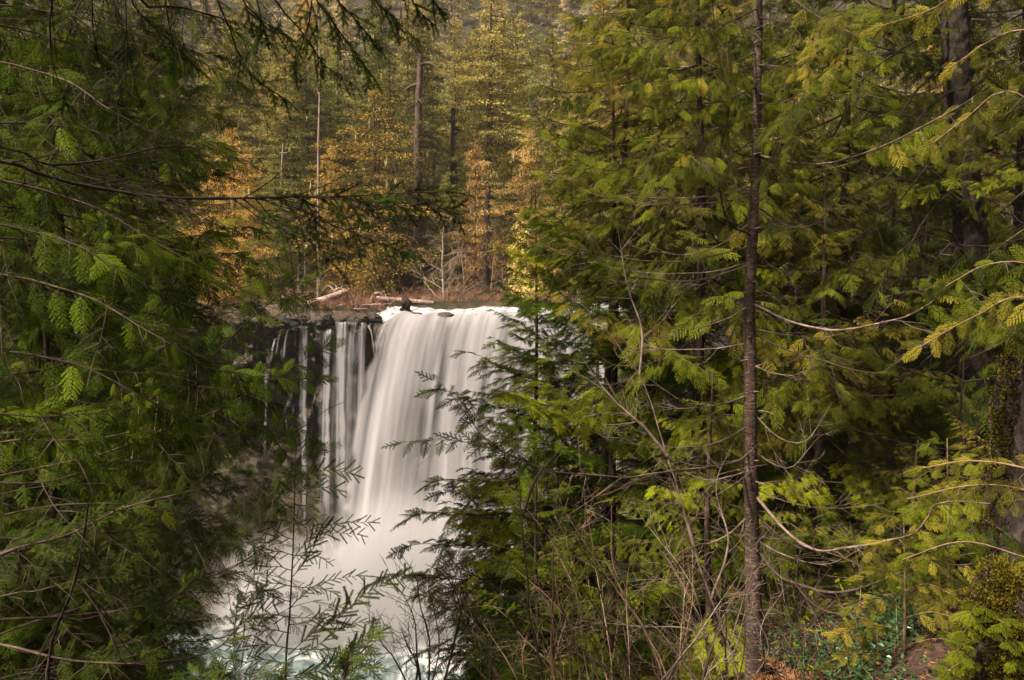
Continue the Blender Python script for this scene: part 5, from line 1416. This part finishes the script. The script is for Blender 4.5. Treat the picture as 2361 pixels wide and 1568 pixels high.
# cedar on the left: dark drooping fronds over the cliff
cb = empty('cedar_tree', (-4.4, 4.9, gz(-4.4, 4.9)), 'near cedar on the left whose drooping fronds hang before the dark cliff', 'tree')
root_trunk(cb, [(-470, 2200, 4.9), (-465, 800, 4.9), (-460, -600, 4.9)], 0.17, 0.06, 'bark_mid')
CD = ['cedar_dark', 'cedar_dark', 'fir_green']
def cl(pts, r0, **kw):
    kw.setdefault('kind', 'cedar'); kw.setdefault('leaf', CD); kw.setdefault('bark', 'bark_dark' if len(cb.children) % 3 else 'bark_mid'); kw.setdefault('face', 0.6); kw.setdefault('droop', 0.55)
    kw.setdefault('gap', 0.075); kw.setdefault('sc', 0.5); kw.setdefault('big', 0.1)
    return limb(cb, pts, r0, kw.pop('r1', 0.003), **kw)
cl([(-465, 1080, 4.9), (-200, 900, 4.9), (0, 864, 4.9), (74, 857, 4.9), (152, 840, 4.9), (220, 810, 4.9), (298, 763, 5), (349, 722, 5), (382, 685, 5), (413, 637, 5.1), (470, 560, 5.1), (520, 520, 5.2)], 0.028, t0=0.45, seed=1, twigs=8, leaf=['cedar_mid', 'cedar_dark'])
cl([(-465, 1100, 4.9), (0, 1000, 4.9), (200, 985, 4.9), (365, 908, 4.9), (430, 864, 4.9), (484, 824, 4.9), (528, 783, 4.9), (572, 739, 5), (629, 692, 5), (690, 650, 5)], 0.020, t0=0.45, seed=2, twigs=4)
cl([(-465, 1200, 4.9), (0, 1100, 4.8), (250, 1045, 4.8), (420, 975, 4.8), (480, 959, 4.8), (541, 928, 4.8), (592, 898, 4.8), (643, 871, 4.8), (704, 827, 4.8), (745, 803, 4.8)], 0.018, t0=0.45, seed=3, twigs=3, gap=0.065)
cl([(541, 928, 4.8), (600, 980, 4.75), (660, 1000, 4.7), (704, 983, 4.7), (745, 949, 4.7), (792, 927, 4.7)], 0.006, t0=0.0, t1=0.6, seed=4, twigs=1, tip=False, sc=0.42)
cl([(480, 850, 4.9), (560, 862, 4.8), (640, 880, 4.8), (735, 870, 4.8)], 0.008, t0=0.1, seed=5, sc=0.42, gap=0.06)
cl([(440, 890, 4.9), (520, 900, 4.85), (620, 930, 4.8), (690, 990, 4.8), (720, 1010, 4.8)], 0.008, t0=0.1, seed=6, sc=0.45, gap=0.06)
cl([(520, 940, 4.8), (580, 970, 4.8), (640, 1020, 4.8), (690, 1090, 4.8)], 0.007, t0=0.1, seed=7, sc=0.42, gap=0.06)
cl([(365, 908, 4.9), (362, 960, 4.85), (355, 1010, 4.8), (345, 1060, 4.8)], 0.007, t0=0.1, seed=8, sc=0.42, gap=0.05, face=0.95, leaf='cedar_mid', bark='bark_tan')
cl([(432, 862, 4.9), (436, 900, 4.85), (432, 960, 4.8), (428, 1000, 4.8)], 0.007, t0=0.1, seed=9, sc=0.42, gap=0.05, face=0.95, leaf='cedar_mid', bark='bark_tan')
cl([(320, 930, 4.9), (318, 990, 4.85), (305, 1050, 4.8), (300, 1090, 4.8)], 0.007, t0=0.1, seed=10, sc=0.42, gap=0.05, face=0.95, leaf='cedar_mid', bark='bark_tan')
cl([(-465, 1000, 4.9), (-100, 950, 4.6), (0, 955, 4.5), (85, 962, 4.5), (169, 957, 4.5), (237, 950, 4.5), (330, 930, 4.6)], 0.020, t0=0.6, seed=11, twigs=10)
cl([(-465, 1100, 4.9), (0, 1023, 4.6), (101, 1021, 4.6), (186, 1016, 4.6), (271, 1006, 4.6), (338, 994, 4.7), (420, 1010, 4.8), (500, 1050, 4.8)], 0.018, t0=0.5, seed=12, twigs=8, gap=0.06)
for i, (v0, u1, v1, d1) in enumerate([(-100, 240, 40, 4.6), (60, 330, 190, 5), (150, 250, 250, 4.4), (220, 420, 300, 5.2), (300, 300, 330, 4.6), (420, 360, 560, 4.8), (520, 300, 640, 4.3), (560, 460, 640, 5.2), (640, 330, 760, 4.5), (700, 420, 800, 5),
                                     (480, 560, 620, 5.4), (20, 420, 120, 5.4), (820, 300, 900, 4.4), (-200, 420, 10, 5)]):
    cl([(-462, v0 + 60, 4.9), (-100, v0 - 10, 4.8), (u1 * 0.5, (v0 + v1) / 2 - 25, (4.9 + d1) / 2), (u1, v1, d1), (u1 + 110, v1 + 60, d1)], 0.018, t0=0.42, seed=30 + i, twigs=5, big=0.25, gap=0.085, sc=0.55, leaf=[CD, CD, ['cedar_dark', 'fir_green']][i % 3])

# hemlock at the lower left
hc = empty('hemlock_tree', (-4.1, 5.2, gz(-4.1, 5.2)), 'near hemlock at the lower left with long rising limbs over the pool', 'tree')
root_trunk(hc, [(-300, 2300, 5.2), (-295, 1100, 5.2), (-280, 200, 5.2)], 0.15, 0.07, 'bark_dark')
def hl(pts, r0, **kw):
    kw.setdefault('kind', 'hemlock'); kw.setdefault('leaf', ['hemlock_dark', 'cedar_dark']); kw.setdefault('bark', 'bark_dark' if len(hc.children) % 3 else 'bark_mid'); kw.setdefault('face', 0.5); kw.setdefault('droop', 0.35)
    kw.setdefault('gap', 0.07); kw.setdefault('sc', 0.5); kw.setdefault('big', 0.12)
    return limb(hc, pts, r0, kw.pop('r1', 0.003), **kw)
e_ = (-295, 1500, 5.2)
hl([(-295, 1200, 5.2), (-100, 1110, 4.9), (0, 1110, 4.7), (101, 1111, 4.6), (203, 1086, 4.6), (305, 1049, 4.7), (400, 1020, 4.8)], 0.022, t0=0.55, seed=1, twigs=10)
hl([(-295, 1330, 5.2), (-100, 1240, 5), (0, 1238, 4.8), (112, 1242, 4.8), (220, 1225, 4.8), (320, 1230, 4.8)], 0.018, t0=0.6, seed=2, twigs=10)
hl([(-295, 1420, 5.2), (-100, 1340, 4.8), (0, 1282, 4.5), (68, 1259, 4.5), (152, 1238, 4.5), (203, 1215, 4.5), (288, 1174, 4.5), (389, 1147, 4.5), (491, 1123, 4.5), (575, 1106, 4.5), (660, 1096, 4.5)], 0.026, t0=0.42, seed=3, twigs=10, gap=0.05, big=0.25, leaf='hemlock_dark')
hl([(-295, 1520, 5.2), (-100, 1440, 4.8), (0, 1428, 4.6), (101, 1423, 4.6), (203, 1413, 4.6), (288, 1404, 4.6), (379, 1380, 4.7), (440, 1340, 4.8)], 0.030, t0=0.8, seed=4, twigs=14)
hl([(-100, 1700, 5), (60, 1620, 4.8), (162, 1567, 4.7), (237, 1509, 4.7), (305, 1458, 4.7), (362, 1408, 4.7), (423, 1360, 4.7), (491, 1299, 4.8), (548, 1242, 4.8)], 0.024, t0=0.75, seed=5, twigs=10)
hl([(-295, 1560, 5.2), (-100, 1480, 4.8), (0, 1485, 4.5), (135, 1516, 4.4), (237, 1529, 4.4), (321, 1531, 4.4), (423, 1519, 4.4), (491, 1502, 4.4), (541, 1458, 4.4), (582, 1387, 4.5)], 0.020, t0=0.6, seed=6, twigs=14)
hl([(203, 1160, 4.4), (193, 1238, 4.4), (173, 1336, 4.4), (146, 1404, 4.4), (118, 1479, 4.4), (108, 1600, 4.4)], 0.006, kind=None, bark='bark_dark', seed=7, twigs=8, r1=0.007)
hl([(173, 1336, 4.4), (220, 1391, 4.4), (247, 1445, 4.4), (274, 1506, 4.4)], 0.006, kind=None, bark='bark_dark', seed=8, twigs=5, r1=0.005)
hl([(-295, 1480, 5.2), (0, 1377, 4.9), (85, 1363, 4.9), (169, 1340, 4.9), (250, 1330, 4.9)], 0.018, t0=0.8, seed=9, twigs=8)
hl([(-295, 1400, 5.2), (0, 1310, 5.1), (135, 1326, 5.1), (260, 1320, 5.1), (350, 1330, 5)], 0.016, t0=0.7, seed=10, twigs=8)
hl([(-200, 1640, 5), (0, 1566, 4.6), (120, 1540, 4.6), (330, 1470, 4.6)], 0.018, t0=0.8, seed=11, twigs=8)
for i, (v0, u1, v1, d1) in enumerate([(1150, 420, 1190, 5), (1230, 500, 1230, 5.2), (1100, 560, 1150, 5.3), (1250, 350, 1170, 4.4), (1420, 520, 1330, 5.2)]):
    hl([(-295, v0 + 160, 5.2), (0, v0 + 40, 5), (u1 * 0.6, (v0 + v1) / 2 - 10, (5 + d1) / 2), (u1, v1, d1), (u1 + 90, v1 + 30, d1)], 0.016, t0=0.5, seed=30 + i, twigs=5, big=0.2, gap=0.07, leaf=['hemlock_dark', 'cedar_dark', 'bright_green'] if i == 3 else ['hemlock_dark', 'cedar_dark'])

# hemlock sapling in front of the fall
hs = tree_root('hemlock_sapling', 'slim hemlock sapling standing before the foot of the fall', 662, 1568, 4.5)
root_trunk(hs, [(658, 1600, 4.5), (668, 1411, 4.5), (675, 1276, 4.5), (678, 1174, 4.5), (680, 1100, 4.5), (682, 1030, 4.5)], 0.012, 0.0022, 'bark_dark', k=7, n=40, flare=0)
def sl(pts, r0=0.005, **kw):
    kw.setdefault('kind', 'twig'); kw.setdefault('face', 0.8); kw.setdefault('droop', 0.08); kw.setdefault('gap', 0.021); kw.setdefault('sc', 0.17); kw.setdefault('ang', (22, 62))
    return limb(hs, [(u, v, 4.5 - 0.05 * j) for j, (u, v) in enumerate(pts)], r0, 0.0012, leaf='hemlock_dark', bark='bark_dark', t0=kw.pop('t0', 0.12), **kw)
sl([(681, 1078), (700, 1052), (728, 1038)], 0.002, seed=1, gap=0.05, sc=0.12)
sl([(679, 1120), (715, 1092), (760, 1083), (818, 1093)], seed=2, sc=0.24)
sl([(678, 1140), (720, 1125), (780, 1128)], seed=3, sc=0.22)
sl([(678, 1160), (705, 1180), (725, 1195)], seed=4, sc=0.16)
sl([(675, 1290), (708, 1245), (745, 1215), (790, 1208), (862, 1203)], seed=5)
sl([(675, 1310), (715, 1262), (760, 1230), (835, 1233)], seed=6)
sl([(673, 1330), (700, 1300), (735, 1240), (752, 1210)], seed=7, sc=0.2)
sl([(670, 1400), (700, 1370), (750, 1340), (835, 1326)], seed=8)
sl([(665, 1510), (720, 1460), (780, 1428), (814, 1394), (848, 1367), (902, 1336), (934, 1326)], 0.007, seed=9, sc=0.30)
sl([(664, 1520), (730, 1490), (800, 1440), (858, 1435)], seed=10)
sl([(662, 1560), (740, 1545), (800, 1510), (824, 1489), (872, 1457)], seed=11, sc=0.30)
sl([(668, 1440), (720, 1432), (760, 1400), (800, 1400)], seed=12)
for i in range(13):
    v = 1100 + i * 36; l = 40 + i * 11
    sl([(680 - i * 0.9, v), (680 - l * 0.5, v - 8), (680 - l, v + 22 + i)], seed=40 + i, sc=0.18, droop=0.3, gap=0.026)
    if i % 2: sl([(680 - i * 0.9, v), (690 + l * 0.4, v + 4), (690 + l * 0.75, v + 18)], seed=80 + i, sc=0.15, droop=0.15)
# low hemlock tips at the bottom edge
hb = tree_root('hemlock_sapling', 'low hemlock seedling whose tip shows at the bottom edge beside the sapling', 560, 1700, 4.0)
root_trunk(hb, [(560, 1750, 4), (562, 1640, 4), (565, 1560, 4)], 0.012, 0.003, 'bark_dark', k=6, n=12, flare=0)
for i, pts in enumerate([[(562, 1600), (500, 1562), (430, 1550)], [(562, 1590), (600, 1552), (640, 1545)], [(562, 1620), (480, 1590), (400, 1575)], [(562, 1575), (540, 1550), (510, 1540)], [(562, 1610), (640, 1570), (690, 1560)]]):
    limb(hb, [(u, v, 4) for u, v in pts], 0.006, 0.0015, kind='hemlock', leaf='hemlock_dark' if i % 2 else 'cedar_dark', t0=0.1, gap=0.04, sc=0.34, face=0.3, droop=0.1, seed=200 + i)
hb2 = tree_root('fir_sapling', 'small green fir tip poking up at the bottom edge left of the bare shrub', 800, 1700, 4.2)
root_trunk(hb2, [(770, 1750, 4.2), (775, 1640, 4.2), (790, 1560, 4.2), (860, 1470, 4.2)], 0.010, 0.003, 'bark_dark', k=6, n=12, flare=0)
for i, pts in enumerate([[(775, 1600), (800, 1560), (835, 1535)], [(780, 1590), (820, 1540), (865, 1535)], [(790, 1560), (820, 1510), (862, 1462)], [(775, 1610), (760, 1560), (770, 1520)], [(785, 1570), (800, 1530), (815, 1500)]]):
    limb(hb2, [(u, v, 4.2) for u, v in pts], 0.005, 0.0015, kind='hemlock', leaf='hemlock_dark', t0=0.1, gap=0.035, sc=0.30, face=0.6, droop=0.1, seed=220 + i)

# ------------------------------------------------------------------ leafless shrubs of the right bank
def shrub(label, u, v, d, stems, bark, r0=0.012, seed=0, name='bare_shrub', twigs=12, twl=0.35, sub=True, group=None):
    root = tree_root(name, label, u, v, d, 'shrub', group)
    rg = np.random.default_rng(seed)
    for i, pts in enumerate(stems):
        pts = [(p[0], p[1], p[2] if len(p) > 2 else d) for p in pts]
        limb(root, pts, r0 * rg.uniform(0.7, 1.1), 0.0018, kind=None, bark=bark if isinstance(bark, str) else bark[i % len(bark)], twigs=twigs, twl=twl, seed=seed * 31 + i, sway=0.0035, k=5)
    return root
shrub('dark thin sapling stem rising in front of the white water', 1250, 1568, 5.5, [[(1262, 1640), (1251, 1567), (1234, 1472), (1217, 1404), (1217, 1343), (1202, 1191), (1193, 1039), (1197, 960), (1185, 905)],
      [(1203, 1191), (1224, 1123), (1247, 1079), (1288, 1042), (1310, 1000)], [(1217, 1404), (1150, 1360), (1080, 1320), (1000, 1290)], [(1218, 1410), (1195, 1440), (1180, 1458)]], 'bark_dark', 0.022, 1, twigs=6, name='bare_sapling')
shrub('leafless dark shrub with forking stems before the pool', 965, 1568, 5.5, [
      [(975, 1620), (962, 1500), (960, 1440), (940, 1385), (905, 1345)], [(985, 1620), (985, 1480), (965, 1400), (955, 1330), (925, 1280)],
      [(985, 1620), (1010, 1500), (1000, 1420), (985, 1350), (998, 1300)], [(945, 1620), (930, 1560), (900, 1510), (870, 1470), (865, 1430)], [(945, 1620), (960, 1540), (940, 1490), (925, 1450)],
      [(1010, 1620), (1040, 1500), (1060, 1400), (1030, 1330), (980, 1300)]], 'bark_dark', 0.012, 2, twigs=16, twl=0.32)
shrub('tall pale stemmed maple shrub crossing the middle of the right bank', 1700, 1568, 8.0, [
      [(1720, 1640), (1690, 1520), (1640, 1380), (1600, 1260), (1560, 1120), (1538, 1050), (1508, 948), (1474, 864), (1440, 820), (1410, 776), (1356, 715), (1308, 685)],
      [(1474, 864), (1481, 759), (1450, 657), (1423, 522)], [(1538, 1050), (1480, 980), (1420, 930), (1370, 870), (1340, 820)], [(1600, 1260), (1570, 1150), (1530, 1060), (1500, 1100)],
      [(1640, 1380), (1680, 1250), (1650, 1120), (1690, 1020)]], 'bark_limb', 0.034, 3, twigs=14, twl=0.5)
rg = np.random.default_rng(77)
for i, (u, v, d, lean, h, bark, lb) in enumerate([
    (1330, 1700, 7, -160, 620, 'bark_tan', 'tan leafless shrub whose stems fan left over the white water'),
    (1420, 1700, 8, -120, 700, 'bark_tan', 'tall tan leafless shrub left of the low thicket'),
    (1500, 1720, 7, -220, 650, 'bark_mid', 'brown leafless shrub leaning left across the thicket'),
    (1590, 1720, 8, -140, 620, 'bark_tan', 'dense tan leafless shrub in the middle of the thicket'),
    (1650, 1700, 7.5, 60, 560, 'bark_mid', 'brown stems tangled left of the ringed trunk'),
    (1700, 1700, 8.4, -60, 520, 'bark_pale', 'pale stems crossing before the base of the ringed trunk'),
    (1200, 1720, 8, -90, 460, 'bark_tan', 'low leafless shrub at the bottom beside the dark sapling'),
    (1800, 1720, 8.2, 50, 420, 'bark_mid', 'thin leafless shrub right of the ringed trunk'),
    (1900, 1720, 8.8, -30, 560, 'bark_pale', 'spindly pale shrub under the sagging limbs'),
    (1380, 1700, 10, 60, 740, 'bark_tan', 'reddish tan shrub behind the thicket reaching the white fir tips')]):
    st_ = []
    for j in range(6):
        a = rg.uniform(-1, 1); top = h * rg.uniform(0.55, 1.0); sx_ = lean + a * 190; b0 = rg.uniform(-45, 45)
        st_.append([(u + b0, v, d), (u + b0 + sx_ * 0.2 + rg.normal(0, 14), v - top * 0.35, d + rg.normal(0, 0.2)), (u + b0 + sx_ * 0.55 + rg.normal(0, 22), v - top * 0.7, d + rg.normal(0, 0.35)), (u + b0 + sx_ + rg.normal(0, 20), v - top, d + rg.normal(0, 0.5))])
    shrub(lb, u, v, d, st_, bark, 0.017, 10 + i, twigs=12, twl=0.55)
# arching limbs in the thicket
shrub('crossing grey limbs at the bottom of the thicket', 1600, 1600, 7.2, [
      [(1500, 1640), (1560, 1530), (1610, 1470), (1570, 1450), (1480, 1450), (1380, 1440), (1290, 1460)], [(1480, 1620), (1540, 1550), (1600, 1470), (1650, 1400), (1700, 1330)],
      [(1680, 1640), (1600, 1560), (1540, 1480), (1500, 1440), (1450, 1460)], [(1590, 1640), (1640, 1540), (1690, 1500), (1720, 1400)]], 'bark_pale', 0.020, 40, twigs=12, twl=0.4)

# ------------------------------------------------------------------ mossy stump at the right edge, salal, dead bracken, litter
def moss_on(root, cs, rad, n, seed, name='moss', size=(0.02, 0.05)):
    rg = np.random.default_rng(seed); B = []; Nn = []
    for c_, r_ in zip(cs, rad):
        m_ = n // len(cs)
        th = rg.normal(0, 1, (m_, 3)); th /= np.linalg.norm(th, axis=1)[:, None]
        B.append(np.asarray(c_) + th * np.asarray(r_)); Nn.append(th)
    B = np.concatenate(B); Nn = np.concatenate(Nn)
    v, f = leaf_quads(B, Nn * 0.7 + rg.normal(0, 0.5, B.shape) + [0, 0, 0.15], rg.normal(0, 1, B.shape), rg.uniform(*size, len(B)), rg.uniform(0.006, 0.013, len(B)))
    mb = MB(); mb.add(v, f); o = mb.build(name, M['moss'], root); o['kind'] = 'stuff'; return o
d = 6.2
q0 = P(2345, 1568, d); st = empty('mossy_stump', (q0[0], q0[1], gz(q0[0], q0[1]) - 0.1), 'tall broken stump with cracked bark and yellow moss at the right edge', 'stump')
base = np.array(st.location); topz = P(2345, 820, d)[2]
nz, nt_ = 90, 40
Zs, Ts = np.meshgrid(np.linspace(0, topz - base[2], nz), np.linspace(0, 2 * math.pi, nt_ + 1), indexing='ij')
rr = 0.215 + 0.10 * (1 - Zs / Zs.max()) ** 2 + 0.035 * fbm(np.cos(Ts) * 3, np.sin(Ts) * 3, Zs * 1.1, 4, 5) + 0.03 * np.abs(vnoise(np.cos(Ts) * 8, np.sin(Ts) * 8, Zs * 2.2, 6))
zt_ = Zs + 0.03 * vnoise(Ts * 2, 0, 0, 8) * (Zs / Zs.max()) ** 8
V = np.stack([rr * np.cos(Ts), rr * np.sin(Ts), zt_], -1).reshape(-1, 3)
mb = MB(); mb.add(V, grid(nt_ + 1, nz)); c0 = np.vstack([V[-(nt_ + 1):], [[0, 0, Zs.max() - 0.06]]]); mb.add(c0, [[i, i + 1, nt_ + 1] for i in range(nt_)])
mb.build('trunk', M['bark_crack'], st, True)
hz = topz - base[2]
cs, rd = [], []
rg = np.random.default_rng(9)
for k in range(40):
    z = rg.uniform(0.05, 1) * hz; a = math.radians(rg.uniform(168, 208)); r_ = 0.25
    cs.append((r_ * math.cos(a), r_ * math.sin(a), z)); rd.append((0.05, 0.06, 0.11))
for k in range(10): cs.append((rg.uniform(-0.2, 0.15), rg.uniform(-0.2, 0.1), hz)); rd.append((0.09, 0.09, 0.02))
moss_on(st, cs, rd, 12000, 3, size=(0.012, 0.03))
# moss hung log and root mass below
q1 = P(2320, 1460, 5.0)
ml = empty('mossy_log', q1, 'mass of moss over an old root wad in the lower right corner', 'log')
mb = MB(); mb.add(*blob((0.12, 0.1, -0.35), (0.26, 0.30, 0.75), 31, (48, 30), 0.3)); mb.build('root_wad', M['bark_crack'], ml, True)
cs = []
for _ in range(110):
    a_ = rg.uniform(2.2, 5.6); h_ = rg.uniform(-0.95, 0.95); k_ = math.sqrt(max(0.05, 1 - h_ * h_)); cs.append((0.12 + 0.27 * k_ * math.cos(a_), 0.1 + 0.31 * k_ * math.sin(a_), -0.35 + 0.78 * h_))
moss_on(ml, cs, [(rg.uniform(0.04, 0.09),) * 2 + (rg.uniform(0.05, 0.13),) for _ in cs], 30000, 5, size=(0.012, 0.03))

def leafy_shrub(label, u, v, d, w, h, n, mat, seed, name='salal_shrub', ll=0.055, lw=0.034):
    rg = np.random.default_rng(seed)
    root = tree_root(name, label, u, v, d, 'shrub'); fol, stm = MB(), MB()
    B, Dd, Nn = [], [], []
    for k in range(n):
        p = np.array([rg.uniform(-w, w) * 0.5, rg.uniform(-w, w) * 0.4, 0]); dd = nrm([rg.normal(0, 0.45), rg.normal(0, 0.4), 1]); l = h * rg.uniform(0.6, 1.1)
        c_ = curve([p, p + dd * l * 0.5, p + dd * l + np.array([rg.normal(0, 0.1), rg.normal(0, 0.1), -0.05])], 8)
        stm.add(*tube(c_, np.linspace(0.005, 0.0015, 8), 3))
        for j in range(2, 8):
            for _ in range(3):
                B.append(c_[j] + rg.normal(0, 0.012, 3)); a = rg.uniform(0, 6.28); Dd.append([math.cos(a), math.sin(a), rg.normal(0.15, 0.3)]); Nn.append([rg.normal(0, 0.4), rg.normal(0, 0.4), 1])
    B, Dd, Nn = map(np.array, (B, Dd, Nn))
    v_, f_ = leaf_quads(B, Dd, Nn, rg.uniform(0.7, 1.2, len(B)) * ll, rg.uniform(0.8, 1.2, len(B)) * lw)
    fol.add(v_, f_); stm.build('stem', M['bark_tan'], root); o = fol.build('foliage', M[mat], root); o['kind'] = 'stuff'
    return root
leafy_shrub('glossy dark green salal shrub at the bottom under the sagging limbs', 1960, 1560, 7.6, 0.8, 0.62, 60, 'broadleaf', 1)
leafy_shrub('glossy green salal shrub left of the path', 2070, 1540, 7.8, 0.8, 0.60, 60, 'broadleaf', 2)
leafy_shrub('small salal patch higher up the bank left of the path', 2060, 1440, 8.8, 0.8, 0.45, 40, 'broadleaf', 3)
leafy_shrub('low salal at the bottom edge nearest the path', 2110, 1620, 6.6, 0.6, 0.40, 40, 'broadleaf', 4)
def bracken(label, u, v, d, seed, n=16, L=0.55):
    rg = np.random.default_rng(seed); root = tree_root('dead_bracken', label, u, v, d, 'fern')
    for k in range(n):
        a = rg.uniform(0, 6.28); e = np.array([math.cos(a), math.sin(a), rg.uniform(0.3, 1.1)]); l = L * rg.uniform(0.6, 1.1)
        t = np.linspace(0, 1, 12); c_ = np.array([0, 0, 0.1]) + t[:, None] * l * e + (t ** 2)[:, None] * l * np.array([0, 0, -0.7])
        mb = MB(); mb.add(*tube(c_, np.linspace(0.004, 0.001, 12), 3))
        B, Dd = [], []
        sd_ = nrm(np.cross(e, [0, 0, 1]))
        for j in range(1, 12):
            for s_ in (1, -1):
                for q in np.linspace(0.1, 1, 5):
                    B.append(c_[j] + s_ * sd_ * q * l * 0.22 * (1.1 - t[j])); Dd.append(s_ * sd_ * 0.3 + e * 0.5 + rg.normal(0, 0.5, 3))
        B, Dd = np.array(B), np.array(Dd); v_, f_ = leaf_quads(B, Dd, rg.normal(0, 1, B.shape), 0.05, 0.018); mb.add(v_, f_)
        mb.build('frond', M['dead'], root)
bracken('rust brown dead bracken clump at the foot of the ringed trunk', 1850, 1545, 8, 1, 22, 0.6)
bracken('smaller dead bracken clump left of the rust brown one', 1810, 1590, 7.6, 2, 14, 0.5)
bracken('curled dead fern beside the bent thin limb', 1985, 1450, 8.3, 3, 10, 0.3)
bracken('dry bracken at the upper end of the path', 2190, 1390, 9, 4, 14, 0.4)
# path and litter
pxs = np.linspace(-0.5, 0.5, 14); pys = np.linspace(3.5, 12, 60)
PXg, PYg = np.meshgrid(pxs, pys); cxp = 0.545 * PYg + 0.25 * np.sin(PYg * 0.8)
X_ = cxp + PXg * 1.1
m, nt, out = newmat('path_earth')
g = nt.nodes.new('ShaderNodeNewGeometry'); n1 = noise(nt, g.outputs['Position'], 14, 7, 0.7)
c = ramp(nt, n1, [(0.36, (0.016, 0.008, 0.005)), (0.52, (0.06, 0.030, 0.018)), (0.66, (0.15, 0.085, 0.06))])
b = nt.nodes.new('ShaderNodeBsdfPrincipled'); b.inputs['Roughness'].default_value = 0.95; nt.links.new(c, b.inputs['Base Color'])
bp = nt.nodes.new('ShaderNodeBump'); bp.inputs['Distance'].default_value = 0.03; nt.links.new(n1, bp.inputs['Height']); nt.links.new(bp.outputs[0], b.inputs['Normal'])
nt.links.new(b.outputs[0], out.inputs['Surface']); M['path'] = m
def real_gz(x, y): return ground_z(x, y) + 0.10 * fbm(x * 0.9, y * 0.9, 0, 3, 3) * (smooth(2, 4, y) + 0.2)
mb = MB(); mb.add(np.stack([X_, PYg, real_gz(X_, PYg) + 0.05 - 0.22 * (PXg * 2) ** 4], -1), grid(14, 60))
tag(mb.build('path', m, smooth_shade=True), kind='structure')
rg = np.random.default_rng(4); n = 18000
x = rg.uniform(0.5, 9, n); y = rg.uniform(4, 14, n); z = real_gz(x, y) + 0.055
v_, f_ = leaf_quads(np.stack([x, y, z], -1), np.stack([rg.normal(0, 1, n), rg.normal(0, 1, n), rg.normal(0.05, 0.15, n)], -1), np.tile([0, 0, 1.0], (n, 1)) + rg.normal(0, 0.3, (n, 3)), rg.uniform(0.02, 0.07, n), rg.uniform(0.008, 0.026, n))
mb = MB(); mb.add(v_, f_)
for k in range(160):
    x_ = rg.uniform(2, 7); y_ = rg.uniform(4.5, 11); a_ = rg.uniform(0, 3.1); l_ = rg.uniform(0.05, 0.3)
    p_ = np.array([x_, y_, float(real_gz(x_, y_)) + 0.06]); mb.add(*tube(np.stack([p_, p_ + [l_ * math.cos(a_), l_ * math.sin(a_), rg.normal(0, 0.02)]]), [0.006, 0.003], 4))
tag(mb.build('leaf_litter', M['dead']), 'fallen brown leaves and needles strewn over the path and bank', 'leaf litter', kind='stuff')
# bright undergrowth on the right bank: low leafy cover nobody could count
n = 26000
x = rg.uniform(1.5, 17, n); y = rg.uniform(8, 30, n)
ok = (np.abs(x - (0.545 * y + 0.25 * np.sin(y * 0.8))) > 0.6) | (y > 12); ok &= (vnoise(x * 0.7, y * 0.7, 0, 3) + 0.4 * rg.random(n)) > 0.05
x, y = x[ok], y[ok]; n = len(x)
z = real_gz(x, y) + rg.uniform(0.03, 0.55, n) * (0.6 + 0.6 * vnoise(x * 1.3, y * 1.3, 0, 6))
v_, f_ = leaf_quads(np.stack([x, y, z], -1), rg.normal(0, 1, (n, 3)) * [1, 1, 0.4], np.tile([0, 0, 1.0], (n, 1)) + rg.normal(0, 0.5, (n, 3)), rg.uniform(0.06, 0.16, n), rg.uniform(0.025, 0.06, n))
mb = MB(); mb.add(v_, f_); o = mb.build('undergrowth', M['leaf']); dye(o, 'bright_green')
tag(o, 'yellow green low undergrowth covering the right bank', 'undergrowth', kind='stuff')
# ------------------------------------------------------------------ air: one closed box round everything
bpy.ops.mesh.primitive_cube_add(size=1, location=(0, 340, 60))
hz_ = bpy.context.object; hz_.name = 'haze'; hz_.scale = (880, 800, 180); hz_['kind'] = 'stuff'
m, nt, out = newmat('haze'); pv = nt.nodes.new('ShaderNodeVolumePrincipled')
pv.inputs['Color'].default_value = (0.96, 0.93, 0.93, 1); pv.inputs['Density'].default_value = 0.00025
nt.links.new(pv.outputs[0], out.inputs['Volume']); hz_.data.materials.append(m)
